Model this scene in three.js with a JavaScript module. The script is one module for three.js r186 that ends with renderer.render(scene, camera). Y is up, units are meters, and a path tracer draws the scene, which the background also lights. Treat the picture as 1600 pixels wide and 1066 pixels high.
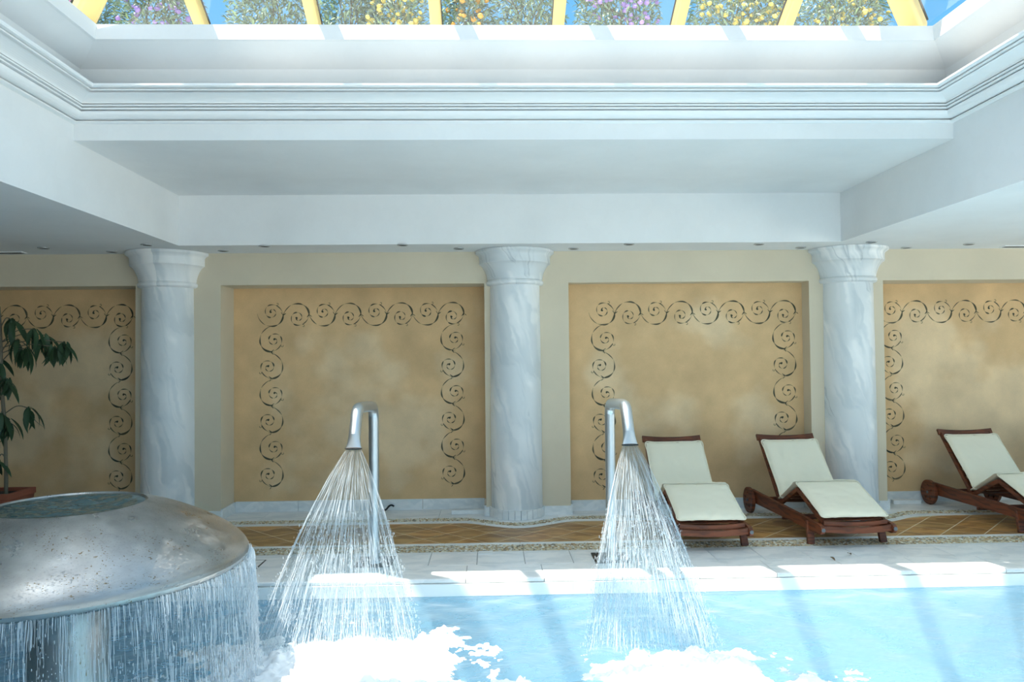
import * as THREE from 'three';
import { RoundedBoxGeometry } from 'three/addons/geometries/RoundedBoxGeometry.js';
import { mergeGeometries, mergeVertices, toCreasedNormals } from 'three/addons/utils/BufferGeometryUtils.js';

// ------------------------------------------------------------------ camera, sky, sun, exposure
const scene = new THREE.Scene();
const camera = new THREE.PerspectiveCamera(48.98, 1600 / 1066, 0.05, 400);
camera.rotation.order = 'YXZ';
camera.position.set(0, 1.6, 0);
camera.rotation.set(0.0234, -0.0274, -0.0102);

const SUN_TO = new THREE.Vector3(-0.34, 1, 0.18).normalize();      // towards the sun
// clear summer sky: deep blue, paler towards the horizon, plus a broad glow added round the sun as fill for the room
{
  const W = 512, H = 256, d = new Float32Array(W * H * 4);
  for (let y = 0; y < H; y++) for (let x = 0; x < W; x++) {
    const el = ((y + 0.5) / H - 0.5) * Math.PI, az = ((x + 0.5) / W - 0.5) * 2 * Math.PI;
    const v = new THREE.Vector3(Math.cos(az) * Math.cos(el), Math.sin(el), Math.sin(az) * Math.cos(el)), up = Math.max(0, v.y);
    const ang = Math.acos(Math.min(1, v.dot(SUN_TO))), glow = 4 * Math.exp(-ang / 0.26), h = Math.exp(-up * 5);
    const c = [0.03 + 0.26 * h + glow, 0.20 + 0.28 * h + glow * 0.97, 0.41 + 0.20 * h + glow * 0.9], o = (y * W + x) * 4;
    d[o] = c[0]; d[o + 1] = c[1]; d[o + 2] = c[2]; d[o + 3] = 1;
  }
  const t = new THREE.DataTexture(d, W, H, THREE.RGBAFormat, THREE.FloatType);
  t.mapping = THREE.EquirectangularReflectionMapping; t.magFilter = THREE.LinearFilter; t.minFilter = THREE.LinearFilter; t.needsUpdate = true;
  scene.background = t; scene.environment = t;
}

const sun = new THREE.DirectionalLight(new THREE.Color().setRGB(1.0, 0.91, 0.79), 4.9);
sun.name = 'sun';
sun.position.copy(SUN_TO).multiplyScalar(25).add(new THREE.Vector3(0, 1, -3));
sun.target.position.set(0, 1, -3);
sun.castShadow = true;
Object.assign(sun.shadow.camera, { left: -14, right: 14, top: 14, bottom: -14, near: 1, far: 60 });
sun.shadow.mapSize.set(4096, 4096);
scene.add(sun, sun.target);

const renderer = new THREE.WebGLRenderer({ antialias: true });
renderer.toneMapping = THREE.LinearToneMapping;
renderer.toneMappingExposure = 2.3;
renderer.shadowMap.enabled = true;

// ------------------------------------------------------------------ helpers
let rs = 12345;
const rnd = () => { rs = (rs + 0x6d2b79f5) | 0; let t = Math.imul(rs ^ (rs >>> 15), 1 | rs); t = (t + Math.imul(t ^ (t >>> 7), 61 | t)) ^ t; return ((t ^ (t >>> 14)) >>> 0) / 4294967296; };
const R = (a, b) => a + (b - a) * rnd();
const V = (x, y, z) => new THREE.Vector3(x, y, z);
const clamp = (x, a, b) => Math.min(b, Math.max(a, x));
const smooth = (a, b, x) => { const t = clamp((x - a) / (b - a), 0, 1); return t * t * (3 - 2 * t); };

const taken = new Map();
function numbered(name) { const n = taken.get(name) ?? 0; taken.set(name, n + 1); return n ? name + '_' + String(n).padStart(3, '0') : name; }
function thing(name, label, category, pos = [0, 0, 0], group, kind) {
  const g = new THREE.Group(); g.name = numbered(name); g.position.set(...pos); g.userData = { label, category };
  if (group) g.userData.group = group;
  if (kind) g.userData.kind = kind;
  scene.add(g); return g;
}
function part(name, geo, mat, parent, label) { const m = new THREE.Mesh(geo, mat); m.name = name; if (label) m.userData.label = label; parent.add(m); return m; }
function solo(name, geo, mat, label, category, group, kind) {
  const m = new THREE.Mesh(geo, mat); m.name = numbered(name); m.userData = { label, category };
  if (group) m.userData.group = group;
  if (kind) m.userData.kind = kind;
  scene.add(m); return m;
}
function copyOf(root, label, pos) { const r = root.clone(); r.name = numbered(root.name.replace(/_\d{3}$/, '')); r.userData = { ...root.userData, label }; r.position.set(...pos); scene.add(r); return r; }

// planar uv in metres, by the way each face points
function metreUV(geo, ox = 0, oy = 0) {
  const g = geo.index ? geo.toNonIndexed() : geo, p = g.attributes.position, uv = new Float32Array(p.count * 2);
  const a = V(), b = V(), c = V(), n = V();
  for (let i = 0; i < p.count; i += 3) {
    a.fromBufferAttribute(p, i); b.fromBufferAttribute(p, i + 1); c.fromBufferAttribute(p, i + 2);
    n.copy(b).sub(a).cross(c.clone().sub(a));
    const ax = Math.abs(n.x), ay = Math.abs(n.y), az = Math.abs(n.z);
    [a, b, c].forEach((v, k) => {
      const q = ax > ay && ax > az ? [v.z, v.y] : ay > az ? [v.x, v.z] : [v.x, v.y];
      uv[(i + k) * 2] = q[0] + ox; uv[(i + k) * 2 + 1] = q[1] + oy;
    });
  }
  g.setAttribute('uv', new THREE.BufferAttribute(uv, 2));
  return g;
}
function box(x0, x1, y0, y1, z0, z1) { const g = new THREE.BoxGeometry(x1 - x0, y1 - y0, z1 - z0); g.translate((x0 + x1) / 2, (y0 + y1) / 2, (z0 + z1) / 2); return metreUV(g); }
function rbox(w, h, d, r = 0.006, x = 0, y = 0, z = 0) { const g = new RoundedBoxGeometry(w, h, d, 2, r); g.translate(x, y, z); return metreUV(g); }
function quads(list) {   // list of [a,b,c,d] corner arrays -> flat shaded geometry
  const p = [];
  for (const [a, b, c, d] of list) { p.push(...a, ...b, ...c); if (d) p.push(...a, ...c, ...d); }
  const g = new THREE.BufferGeometry(); g.setAttribute('position', new THREE.Float32BufferAttribute(p, 3)); g.computeVertexNormals();
  return metreUV(g);
}
// a flat piece of floor: polygon [[x,z]...] counter-clockwise seen from above is not required
function slabPoly(poly, y0, y1, ch = 0.003) {
  let area = 0; for (let i = 0; i < poly.length; i++) { const a = poly[i], b = poly[(i + 1) % poly.length]; area += a[0] * b[1] - b[0] * a[1]; }
  if (area > 0) poly = poly.slice().reverse();              // clockwise in (x,z) = up-facing
  let cx = 0, cz = 0; for (const q of poly) { cx += q[0] / poly.length; cz += q[1] / poly.length; }
  const inn = poly.map(([x, z]) => { const d = Math.hypot(x - cx, z - cz) || 1, k = Math.max(0, 1 - ch * 1.3 / d); return [cx + (x - cx) * k, cz + (z - cz) * k]; });
  const L = [], n = poly.length;
  for (let i = 1; i + 1 < n; i++) L.push([[inn[0][0], y1, inn[0][1]], [inn[i][0], y1, inn[i][1]], [inn[i + 1][0], y1, inn[i + 1][1]]]);
  for (let i = 0; i < n; i++) {
    const j = (i + 1) % n, a = poly[i], b = poly[j], c = inn[j], d = inn[i];
    L.push([[a[0], y1 - ch, a[1]], [b[0], y1 - ch, b[1]], [c[0], y1, c[1]], [d[0], y1, d[1]]]);
    L.push([[a[0], y0, a[1]], [b[0], y0, b[1]], [b[0], y1 - ch, b[1]], [a[0], y1 - ch, a[1]]]);
  }
  return quads(L);
}
function clipPoly(poly, inside, cut) {   // Sutherland-Hodgman with one half plane
  const out = [];
  for (let i = 0; i < poly.length; i++) {
    const a = poly[i], b = poly[(i + 1) % poly.length], ia = inside(a), ib = inside(b);
    if (ia) out.push(a);
    if (ia !== ib) out.push(cut(a, b));
  }
  return out;
}
const clipZ = (poly, z, keepBelow) => clipPoly(poly, (p) => keepBelow ? p[1] <= z : p[1] >= z, (a, b) => { const t = (z - a[1]) / (b[1] - a[1]); return [a[0] + (b[0] - a[0]) * t, z]; });
const clipX = (poly, x, keepBelow) => clipPoly(poly, (p) => keepBelow ? p[0] <= x : p[0] >= x, (a, b) => { const t = (x - a[0]) / (b[0] - a[0]); return [x, a[1] + (b[1] - a[1]) * t]; });
function tube(points, r, seg = 48, rad = 16, closed = false) { return new THREE.TubeGeometry(new THREE.CatmullRomCurve3(points, closed, 'catmullrom', 0.5), seg, r, rad, closed); }
function between(a, b, w, d, up = V(0, 1, 0)) {   // a rounded bar from a to b
  const len = a.distanceTo(b), g = new RoundedBoxGeometry(w, d, len, 2, Math.min(w, d) * 0.22);
  const m = new THREE.Matrix4().lookAt(b, a, up); m.setPosition(a.clone().add(b).multiplyScalar(0.5));
  metreUV(g); g.applyMatrix4(m); return metreUV(g.index ? g.toNonIndexed() : g);
}

// ------------------------------------------------------------------ noise and textures
function lattice(n, seed) { const s = rs; rs = seed; const a = new Float32Array(n * n); for (let i = 0; i < a.length; i++) a[i] = rnd(); rs = s; return a; }
const L256 = lattice(256, 777);
function vnoise(x, y, px, py = px) {   // repeats every px, py
  const xi = Math.floor(x), yi = Math.floor(y), fx = x - xi, fy = y - yi, u = fx * fx * (3 - 2 * fx), v = fy * fy * (3 - 2 * fy);
  const w = (a, n) => ((a % n) + n) % n, at = (a, b) => L256[(w(b, py) % 256) * 256 + (w(a, px) % 256)];
  return (at(xi, yi) * (1 - u) + at(xi + 1, yi) * u) * (1 - v) + (at(xi, yi + 1) * (1 - u) + at(xi + 1, yi + 1) * u) * v;
}
function fbm(x, y, px, oct = 5, py = px) { let s = 0, a = 0.5, t = 0; for (let o = 0; o < oct; o++) { s += a * vnoise(x, y, px, py); t += a; x = x * 2 + 17; y = y * 2 + 31; px *= 2; py *= 2; a *= 0.5; } return s / t; }
function dataTex(w, h, fn, srgb, metres) {
  const d = new Uint8Array(w * h * 4);
  for (let y = 0; y < h; y++) for (let x = 0; x < w; x++) { const c = fn(x / w, y / h), o = (y * w + x) * 4; d[o] = clamp(c[0], 0, 1) * 255; d[o + 1] = clamp(c[1], 0, 1) * 255; d[o + 2] = clamp(c[2], 0, 1) * 255; d[o + 3] = 255; }
  const t = new THREE.DataTexture(d, w, h); t.wrapS = t.wrapT = THREE.RepeatWrapping; t.magFilter = THREE.LinearFilter; t.minFilter = THREE.LinearMipmapLinearFilter; t.generateMipmaps = true;
  if (srgb) t.colorSpace = THREE.SRGBColorSpace;
  if (metres) t.repeat.set(1 / metres, 1 / metres);
  t.needsUpdate = true; return t;
}
const grey = (f) => (u, v) => { const g = f(u, v); return [g, g, g]; };
const mix3 = (a, b, t) => [a[0] + (b[0] - a[0]) * t, a[1] + (b[1] - a[1]) * t, a[2] + (b[2] - a[2]) * t];

// white marble, soft grey streaks running steeply down to the right; 1.646 m round the shaft, 2.6 m high
const marbleTex = dataTex(1024, 1024, (u, v) => {
  const w = fbm(u * 4, v * 12, 4, 5, 12), a = fbm(u * 7 + v * 7 + w * 1.1, v * 4 + w * 0.8, 7, 5, 4), b = fbm(u * 12 + v * 12 + w * 2.0, v * 6 + 60 + w, 12, 4, 6), c = fbm(u * 3 + v * 3, v * 6 + 9, 3, 4, 6);
  const cloud = smooth(0.44, 0.64, a) * (0.5 + 0.5 * smooth(0.35, 0.6, c)), streak = smooth(0.55, 0.7, b) * 0.4, vein = Math.pow(1 - Math.min(1, Math.abs(b - 0.5) * 13), 3) * smooth(0.48, 0.64, w) * smooth(0.45, 0.6, c);
  return mix3(mix3([0.985, 0.985, 0.98], [0.76, 0.80, 0.82], clamp(cloud * 0.48 + streak * 0.8, 0, 0.7)), [0.54, 0.58, 0.61], clamp(vein * 0.42, 0, 0.6));
}, true);
marbleTex.repeat.set(1 / 1.646, 1 / 5.2);
const floorTex = dataTex(512, 512, (u, v) => { const w = fbm(u * 4, v * 4, 4, 5), a = fbm(u * 6 + w * 2, v * 14 + w * 3, 6, 5, 14); return mix3([0.985, 0.985, 0.98], [0.90, 0.915, 0.92], smooth(0.4, 0.72, a) * 0.8 + 0.12 * (vnoise(u * 128, v * 128, 128) - 0.5)); }, true, 0.9);
const plasterBump = dataTex(512, 512, grey((u, v) => 0.6 * fbm(u * 12, v * 12, 12, 5) + 0.4 * fbm(u * 3, v * 3, 3, 3)), false, 1.5);
const plasterTex = dataTex(512, 512, (u, v) => { const g = 0.955 + 0.05 * (fbm(u * 6, v * 6, 6, 5) - 0.5); return [g, g, g]; }, true, 2.4);
const woodTex = dataTex(512, 512, (u, v) => { const w = fbm(u * 3, v * 3, 3, 4), g = fbm(u * 3 + w, v * 40 + w * 3, 3, 4, 40), f = vnoise(u * 8, v * 160, 8, 160); return mix3([0.50, 0.265, 0.15], [0.29, 0.14, 0.08], clamp(smooth(0.3, 0.75, g) * 0.8 + 0.25 * (f - 0.4), 0, 1)); }, true, 0.5);
const tileTex = dataTex(512, 512, (u, v) => { const w = fbm(u * 3, v * 3, 3, 4), g = fbm(u * 4 + w * 1.5, v * 14 + w * 3, 4, 5, 14); return mix3([0.77, 0.60, 0.37], [0.60, 0.43, 0.24], smooth(0.3, 0.72, g)); }, true, 0.8);
const clothBump = dataTex(256, 256, grey((u, v) => 0.5 + 0.25 * Math.sin(u * Math.PI * 128) * Math.sin(v * Math.PI * 128) + 0.4 * (fbm(u * 8, v * 8, 8, 3) - 0.5)), false, 0.16);
const steelRough = dataTex(1024, 1024, grey((u, v) => { const s = fbm(u * 10, v * 10, 10, 5), d = Math.pow(vnoise(u * 180, v * 180, 180), 5); return clamp(0.36 + 0.3 * (s - 0.5) + d * 0.4, 0.05, 1); }), false);
const steelTex = dataTex(1024, 1024, (u, v) => { const s = fbm(u * 12, v * 12, 12, 5), k = smooth(0.80, 0.93, vnoise(u * 150, v * 150, 150)) * smooth(0.52, 0.66, fbm(u * 9 + 3, v * 9, 9, 3)), b = 0.66 + 0.16 * (s - 0.5); return mix3([b, b, b * 0.99], [0.42, 0.34, 0.22], k * 0.75); }, true);
steelTex.repeat.set(4, 1); steelRough.repeat.set(4, 1);
const rippleBump = dataTex(512, 512, grey((u, v) => { const w = fbm(u * 6, v * 6, 6, 4); return 0.5 * fbm(u * 10 + w * 2, v * 18 + w * 2, 10, 4, 18) + 0.5 * w; }), false, 1.4);

// ------------------------------------------------------------------ materials
const std = (o) => new THREE.MeshStandardMaterial(o), phys = (o) => new THREE.MeshPhysicalMaterial(o);
const lin = (r, g, b) => new THREE.Color().setRGB(r, g, b);
const M = {
  ceiling: std({ name: 'white_paint', color: lin(0.93, 0.94, 0.94), map: plasterTex, roughness: 0.85, bumpMap: plasterBump, bumpScale: 0.002 }),
  moulding: std({ name: 'white_moulding_paint', color: lin(0.90, 0.91, 0.91), roughness: 0.7 }),
  wall: std({ name: 'cream_paint', color: lin(0.80, 0.70, 0.53), map: plasterTex, roughness: 0.85, bumpMap: plasterBump, bumpScale: 0.002 }),
  sideWall: std({ name: 'pale_wall_paint', color: lin(0.86, 0.81, 0.72), map: plasterTex, roughness: 0.9 }),
  darkEndWall: std({ name: 'darkened_wall_paint', color: lin(0.46, 0.38, 0.26), map: plasterTex, roughness: 0.9 }),  // unseen left wall, coloured darker to keep that end of the hall dim
  marble: std({ name: 'column_marble', map: marbleTex, roughness: 0.32 }),
  floorA: std({ name: 'floor_marble', color: lin(0.95, 0.95, 0.95), map: floorTex, roughness: 0.3 }),
  floorB: std({ name: 'floor_marble_pale', color: lin(0.96, 0.97, 0.97), map: floorTex, roughness: 0.3 }),
  grout: std({ name: 'grout', color: lin(0.30, 0.31, 0.31), roughness: 0.95 }),
  groutTan: std({ name: 'tan_grout', color: lin(0.80, 0.70, 0.52), roughness: 0.95 }),
  brown: [[1, 1, 1], [0.86, 0.84, 0.8], [1.12, 1.06, 1.0], [0.92, 0.97, 1.02]].map((c, i) => std({ name: 'brown_tile_' + 'abcd'[i], color: lin(...c), map: tileTex, roughness: 0.34 })),
  pebble: std({ name: 'mosaic_stone', color: 0xffffff, roughness: 0.6 }),
  bed: std({ name: 'mosaic_bed', color: lin(0.60, 0.57, 0.48), roughness: 0.95 }),
  liner: std({ name: 'pool_liner', color: lin(0.43, 0.575, 0.67), roughness: 0.5 }),
  linerTop: std({ name: 'pool_rim_tile', color: lin(0.86, 0.90, 0.91), roughness: 0.35 }),
  water: phys({ name: 'pool_water', color: lin(0.80, 0.93, 0.98), transmission: 1, thickness: 0, roughness: 0.40, ior: 1.33, bumpMap: rippleBump, bumpScale: 0.012 }),
  steel: phys({ name: 'brushed_steel', map: steelTex, metalness: 1, roughness: 0.9, roughnessMap: steelRough }),
  pipe: phys({ name: 'pipe_steel', color: lin(0.62, 0.66, 0.68), metalness: 1, roughness: 0.34 }),
  darkPlate: std({ name: 'dark_plate', color: lin(0.055, 0.05, 0.045), metalness: 0.4, roughness: 0.6 }),
  jetSheet: phys({ name: 'jet_sheet', color: lin(0.88, 0.92, 0.94), transmission: 1, thickness: 0, roughness: 0.22, ior: 1.33, bumpMap: rippleBump, bumpScale: 0.03, side: THREE.DoubleSide }),
  jetVeil: phys({ name: 'jet_veil', color: lin(0.90, 0.94, 0.96), transmission: 1, thickness: 0, roughness: 0.42, ior: 1.33, bumpMap: rippleBump, bumpScale: 0.03, side: THREE.DoubleSide }),
  strand: phys({ name: 'falling_water', color: lin(0.93, 0.97, 1.0), transmission: 0.75, thickness: 0, roughness: 0.45, ior: 1.33 }),
  foam: std({ name: 'foam', color: lin(0.93, 0.96, 0.98), roughness: 0.9 }),
  wood: std({ name: 'red_brown_wood', map: woodTex, roughness: 0.5 }),
  cloth: phys({ name: 'cream_canvas', color: lin(0.90, 0.85, 0.68), roughness: 0.95, bumpMap: clothBump, bumpScale: 0.0012, sheen: 0.2, sheenColor: lin(0.7, 0.7, 0.6), sheenRoughness: 0.6 }),
  bolt: std({ name: 'bolt_metal', color: lin(0.16, 0.18, 0.20), metalness: 0.6, roughness: 0.5 }),
  rafter: std({ name: 'yellow_frame_paint', color: lin(0.60, 0.46, 0.19), roughness: 0.5 }),
  gasket: std({ name: 'black_gasket', color: lin(0.02, 0.02, 0.02), roughness: 0.7 }),
  glass: phys({ name: 'clear_glass', color: lin(0.96, 0.98, 0.98), transmission: 1, thickness: 0, roughness: 0.0, ior: 1.5 }),
  terra: std({ name: 'terracotta', color: lin(0.36, 0.11, 0.06), roughness: 0.8 }),
  soil: std({ name: 'soil', color: lin(0.035, 0.025, 0.018), roughness: 1 }),
  bark: std({ name: 'bark', color: lin(0.20, 0.17, 0.12), roughness: 0.9 }),
  leafDark: phys({ name: 'dark_leaf', color: lin(0.035, 0.075, 0.03), roughness: 0.5, side: THREE.DoubleSide }),
  leafGrey: phys({ name: 'grey_green_leaf', color: lin(0.21, 0.29, 0.19), roughness: 0.7, transmission: 0.3, thickness: 0, side: THREE.DoubleSide }),
  magenta: std({ name: 'magenta_petal', color: lin(0.55, 0.08, 0.42), roughness: 0.8 }),
  purple: std({ name: 'purple_petal', color: lin(0.40, 0.26, 0.68), roughness: 0.8 }),
  yellow: std({ name: 'yellow_petal', color: lin(0.85, 0.66, 0.16), roughness: 0.8 }),
  orange: std({ name: 'orange_petal', color: lin(0.75, 0.38, 0.06), roughness: 0.8 }),
  roof: std({ name: 'roof_deck', color: lin(0.42, 0.40, 0.36), roughness: 0.95 }),
  terrace: std({ name: 'bounce_terrace', color: lin(0.92, 0.88, 0.80), map: floorTex, roughness: 0.8 }),  // near-white unseen ground, added to bounce sunlight through the windows
  frame: std({ name: 'window_frame_paint', color: lin(0.75, 0.72, 0.62), roughness: 0.5 }),
  black: std({ name: 'black_plastic', color: lin(0.02, 0.02, 0.022), roughness: 0.5 }),
  chrome: std({ name: 'downlight_ring', color: lin(0.55, 0.56, 0.57), metalness: 0.8, roughness: 0.35 }),
  lampHole: std({ name: 'downlight_inside', color: lin(0.05, 0.045, 0.04), roughness: 0.6 }),
  dry: std({ name: 'dry_leaf', color: lin(0.16, 0.10, 0.05), roughness: 0.9, side: THREE.DoubleSide }),
};

// ------------------------------------------------------------------ main dimensions (metres)
const XL = -2.95, XR = 3.396, ZC = -5.356, ZB = -7.144, ZW = -7.674, HC = 2.70, HS = 3.177;
const ROOM = { x0: -7.9, x1: 6.95, z0: -8.6, z1: 5.2 };
const ZN = 3.0, ZNB = 4.4;                 // near end of the skylight opening and of the coffer
const POOL = { x0: -6.5, x1: 6.2, z0: -5.494, z1: -0.8, floor: -0.9, water: -0.125 };
const structure = (name) => { const g = new THREE.Group(); g.name = name; g.userData = { kind: 'structure' }; scene.add(g); return g; };

// ------------------------------------------------------------------ ceiling with coffer
{
  const c = structure('ceiling'); c.userData.label = 'white plaster ceiling with a deep coffer under the skylight'; c.userData.category = 'ceiling';
  const top = 3.49;
  part('side_ceiling', box(ROOM.x0 - 0.3, XL, HC, top, ROOM.z0 - 0.3, ROOM.z1 + 0.3), M.ceiling, c);
  part('side_ceiling', box(XR, ROOM.x1 + 0.3, HC, top, ROOM.z0 - 0.3, ROOM.z1 + 0.3), M.ceiling, c);
  part('beam', box(XL, XR, HC, HS + 0.02, ROOM.z0 - 0.3, ZB), M.ceiling, c);
  part('beam', box(XL, XR, HC, HS + 0.02, ZNB, ROOM.z1 + 0.3), M.ceiling, c);
  part('soffit', box(XL, XR, HS, top, ROOM.z0 - 0.3, ZC), M.ceiling, c);
  part('soffit', box(XL, XR, HS, top, ZN, ROOM.z1 + 0.3), M.ceiling, c);
  // roof deck above
  const d0 = 3.86, d1 = 4.05;
  part('roof_deck', box(ROOM.x0 - 0.3, XL - 0.38, d0, d1, ROOM.z0 - 3, ROOM.z1 + 0.3), M.roof, c);
  part('roof_deck', box(XR + 0.38, ROOM.x1 + 0.3, d0, d1, ROOM.z0 - 3, ROOM.z1 + 0.3), M.roof, c);
  part('roof_deck', box(XL - 0.38, XR + 0.38, d0, d1, ROOM.z0 - 3, ZC - 0.5), M.roof, c);
  part('roof_deck', box(XL - 0.38, XR + 0.38, d0, d1, ZN + 0.5, ROOM.z1 + 0.3), M.roof, c);
}
// a moulding swept round the rectangular opening: rows of [inset at the sides, inset at the far/near ends, height]
function ringLoft(rows, smoothRuns) {
  const rect = ([s, f, y]) => [[XL + s, y, ZC + f], [XR - s, y, ZC + f], [XR - s, y, ZN - f], [XL + s, y, ZN - f]];
  const L = [];
  for (let i = 0; i + 1 < rows.length; i++) { const a = rect(rows[i]), b = rect(rows[i + 1]); for (let k = 0; k < 4; k++) { const j = (k + 1) % 4; L.push([a[k], a[j], b[j], b[k]]); } }
  return quads(L);
}
{
  const prof = [[0, 3.292]];
  prof.push([0.045, 3.292], [0.045, 3.302], [0.02, 3.303], [0.02, 3.312], [0.078, 3.313]);
  for (let i = 0; i <= 6; i++) { const t = i / 6 * Math.PI / 2; prof.push([0.078 + 0.036 * Math.sin(t), 3.350 - 0.036 * Math.cos(t)]); }     // ovolo
  prof.push([0.085, 3.351], [0.085, 3.359], [0.126, 3.360], [0.126, 3.370], [0.10, 3.371], [0.10, 3.378], [0.136, 3.379], [0.136, 3.388], [0.104, 3.389], [0.104, 3.396]);
  for (let i = 0; i <= 8; i++) { const t = i / 8 * Math.PI / 2; prof.push([0.245 - 0.115 * Math.cos(t), 3.398 + 0.038 * Math.sin(t)]); }   // cove
  prof.push([0.225, 3.437], [0.225, 3.443], [0.262, 3.444], [0.262, 3.452], [0.245, 3.453], [0.245, 3.458], [0.285, 3.460], [0.292, 3.466], [0.292, 3.478], [0.282, 3.482], [0.0, 3.495]);
  const t = structure('trim_1'); t.userData.label = 'white moulded cornice running round the skylight opening'; t.userData.category = 'cornice';
  part('cornice', ringLoft(prof.map(([i, y]) => [i, i, y])), M.moulding, t);
  const k = structure('trim_2'); k.userData.label = 'sloped white sill and cove under the skylight glass'; k.userData.category = 'sill';
  part('sill', ringLoft([[-0.42, -0.54, 3.7], [-0.42, -0.54, 4.07], [-0.19, -0.36, 4.07], [-0.185, -0.35, 4.0], [0.296, 0.262, 3.893], [0.30, 0.284, 3.782], [0.28, 0.262, 3.777]]), M.ceiling, k);
  part('cove', ringLoft([[0.28, 0.262, 3.777], [0.06, 0.02, 3.68], [-0.05, -0.12, 3.485]]), M.ceiling, k);
}
// ------------------------------------------------------------------ skylight: window_1
const GX0 = -3.12, GX1 = 3.34, GZ0 = ZC - 0.344, GZ1 = ZN + 0.344, GY = 4.05, SL = Math.tan(Math.PI / 6);
{
  const w = structure('window_1'); w.userData.label = 'hipped glass skylight with yellow painted rafters'; w.userData.category = 'skylight';
  const half = (GX1 - GX0) / 2, cx = (GX0 + GX1) / 2, RY = GY + half * SL, rz0 = GZ0 + half, rz1 = GZ1 - half;
  const up = (p, h = 0.06) => p.clone().add(V(0, h, 0));
  const bar = (a, b, wd, dp, name) => { part(name, between(up(a), up(b), wd, dp), M.rafter, w); part('gasket', between(up(a, 0.06 + dp / 2 + 0.004), up(b, 0.06 + dp / 2 + 0.004), wd + 0.014, 0.012), M.gasket, w); };
  const farX = [-2.161, -1.314, -0.397, 0.532, 1.45, 2.285];
  const onFar = (x) => { const d = Math.min(x - GX0, GX1 - x); return [V(x, GY, GZ0), V(x, GY + d * SL, GZ0 + d)]; };
  const onNear = (x) => { const d = Math.min(x - GX0, GX1 - x); return [V(x, GY, GZ1), V(x, GY + d * SL, GZ1 - d)]; };
  for (const x of farX) { bar(...onFar(x), 0.085, 0.11, 'rafter'); bar(...onNear(x), 0.085, 0.11, 'rafter'); }
  const sideZ = []; for (let z = GZ0 + 0.75; z < GZ1 - 0.5; z += 0.92) sideZ.push(z);
  const onSide = (z, s) => { const d = Math.min(half, z - GZ0, GZ1 - z); const x = s < 0 ? GX0 : GX1; return [V(x, GY, z), V(x - s * d, GY + d * SL, z)]; };
  for (const z of sideZ) for (const s of [-1, 1]) bar(...onSide(z, s), 0.085, 0.11, 'rafter');
  const A = V(cx, RY, rz0), B = V(cx, RY, rz1);
  for (const [a, b] of [[V(GX0, GY, GZ0), A], [V(GX1, GY, GZ0), A], [V(GX0, GY, GZ1), B], [V(GX1, GY, GZ1), B]]) bar(a, b, 0.16, 0.15, 'hip_rafter');
  bar(A, B, 0.12, 0.14, 'ridge_beam');
  // panes between neighbouring rafters
  const pane = (...pts) => part('pane', quads([pts.map((p) => [p.x, p.y + 0.06, p.z])]), M.glass, w);
  const slope = (xs, on, apexX) => {
    for (let i = 0; i + 1 < xs.length; i++) {
      const [a0, a1] = on(xs[i]), [b0, b1] = on(xs[i + 1]);
      if (apexX !== undefined && xs[i] < apexX && xs[i + 1] > apexX) { const top = on(apexX)[1]; pane(a0, b0, b1, a1); pane(a1, b1, top); } else pane(a0, b0, b1, a1);
    }
  };
  slope([GX0, ...farX, GX1], onFar, cx); slope([GX0, ...farX, GX1], onNear, cx);
  const zs = [GZ0, ...sideZ, GZ1];
  for (const s of [-1, 1]) for (let i = 0; i + 1 < zs.length; i++) {
    const [a0, a1] = onSide(zs[i], s), [b0, b1] = onSide(zs[i + 1], s);
    const k = zs[i] < rz0 && zs[i + 1] > rz0 ? rz0 : zs[i] < rz1 && zs[i + 1] > rz1 ? rz1 : null;
    if (k === null) pane(a0, b0, b1, a1); else { pane(a0, b0, b1, a1); pane(a1, b1, onSide(k, s)[1]); }
  }
}

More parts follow.
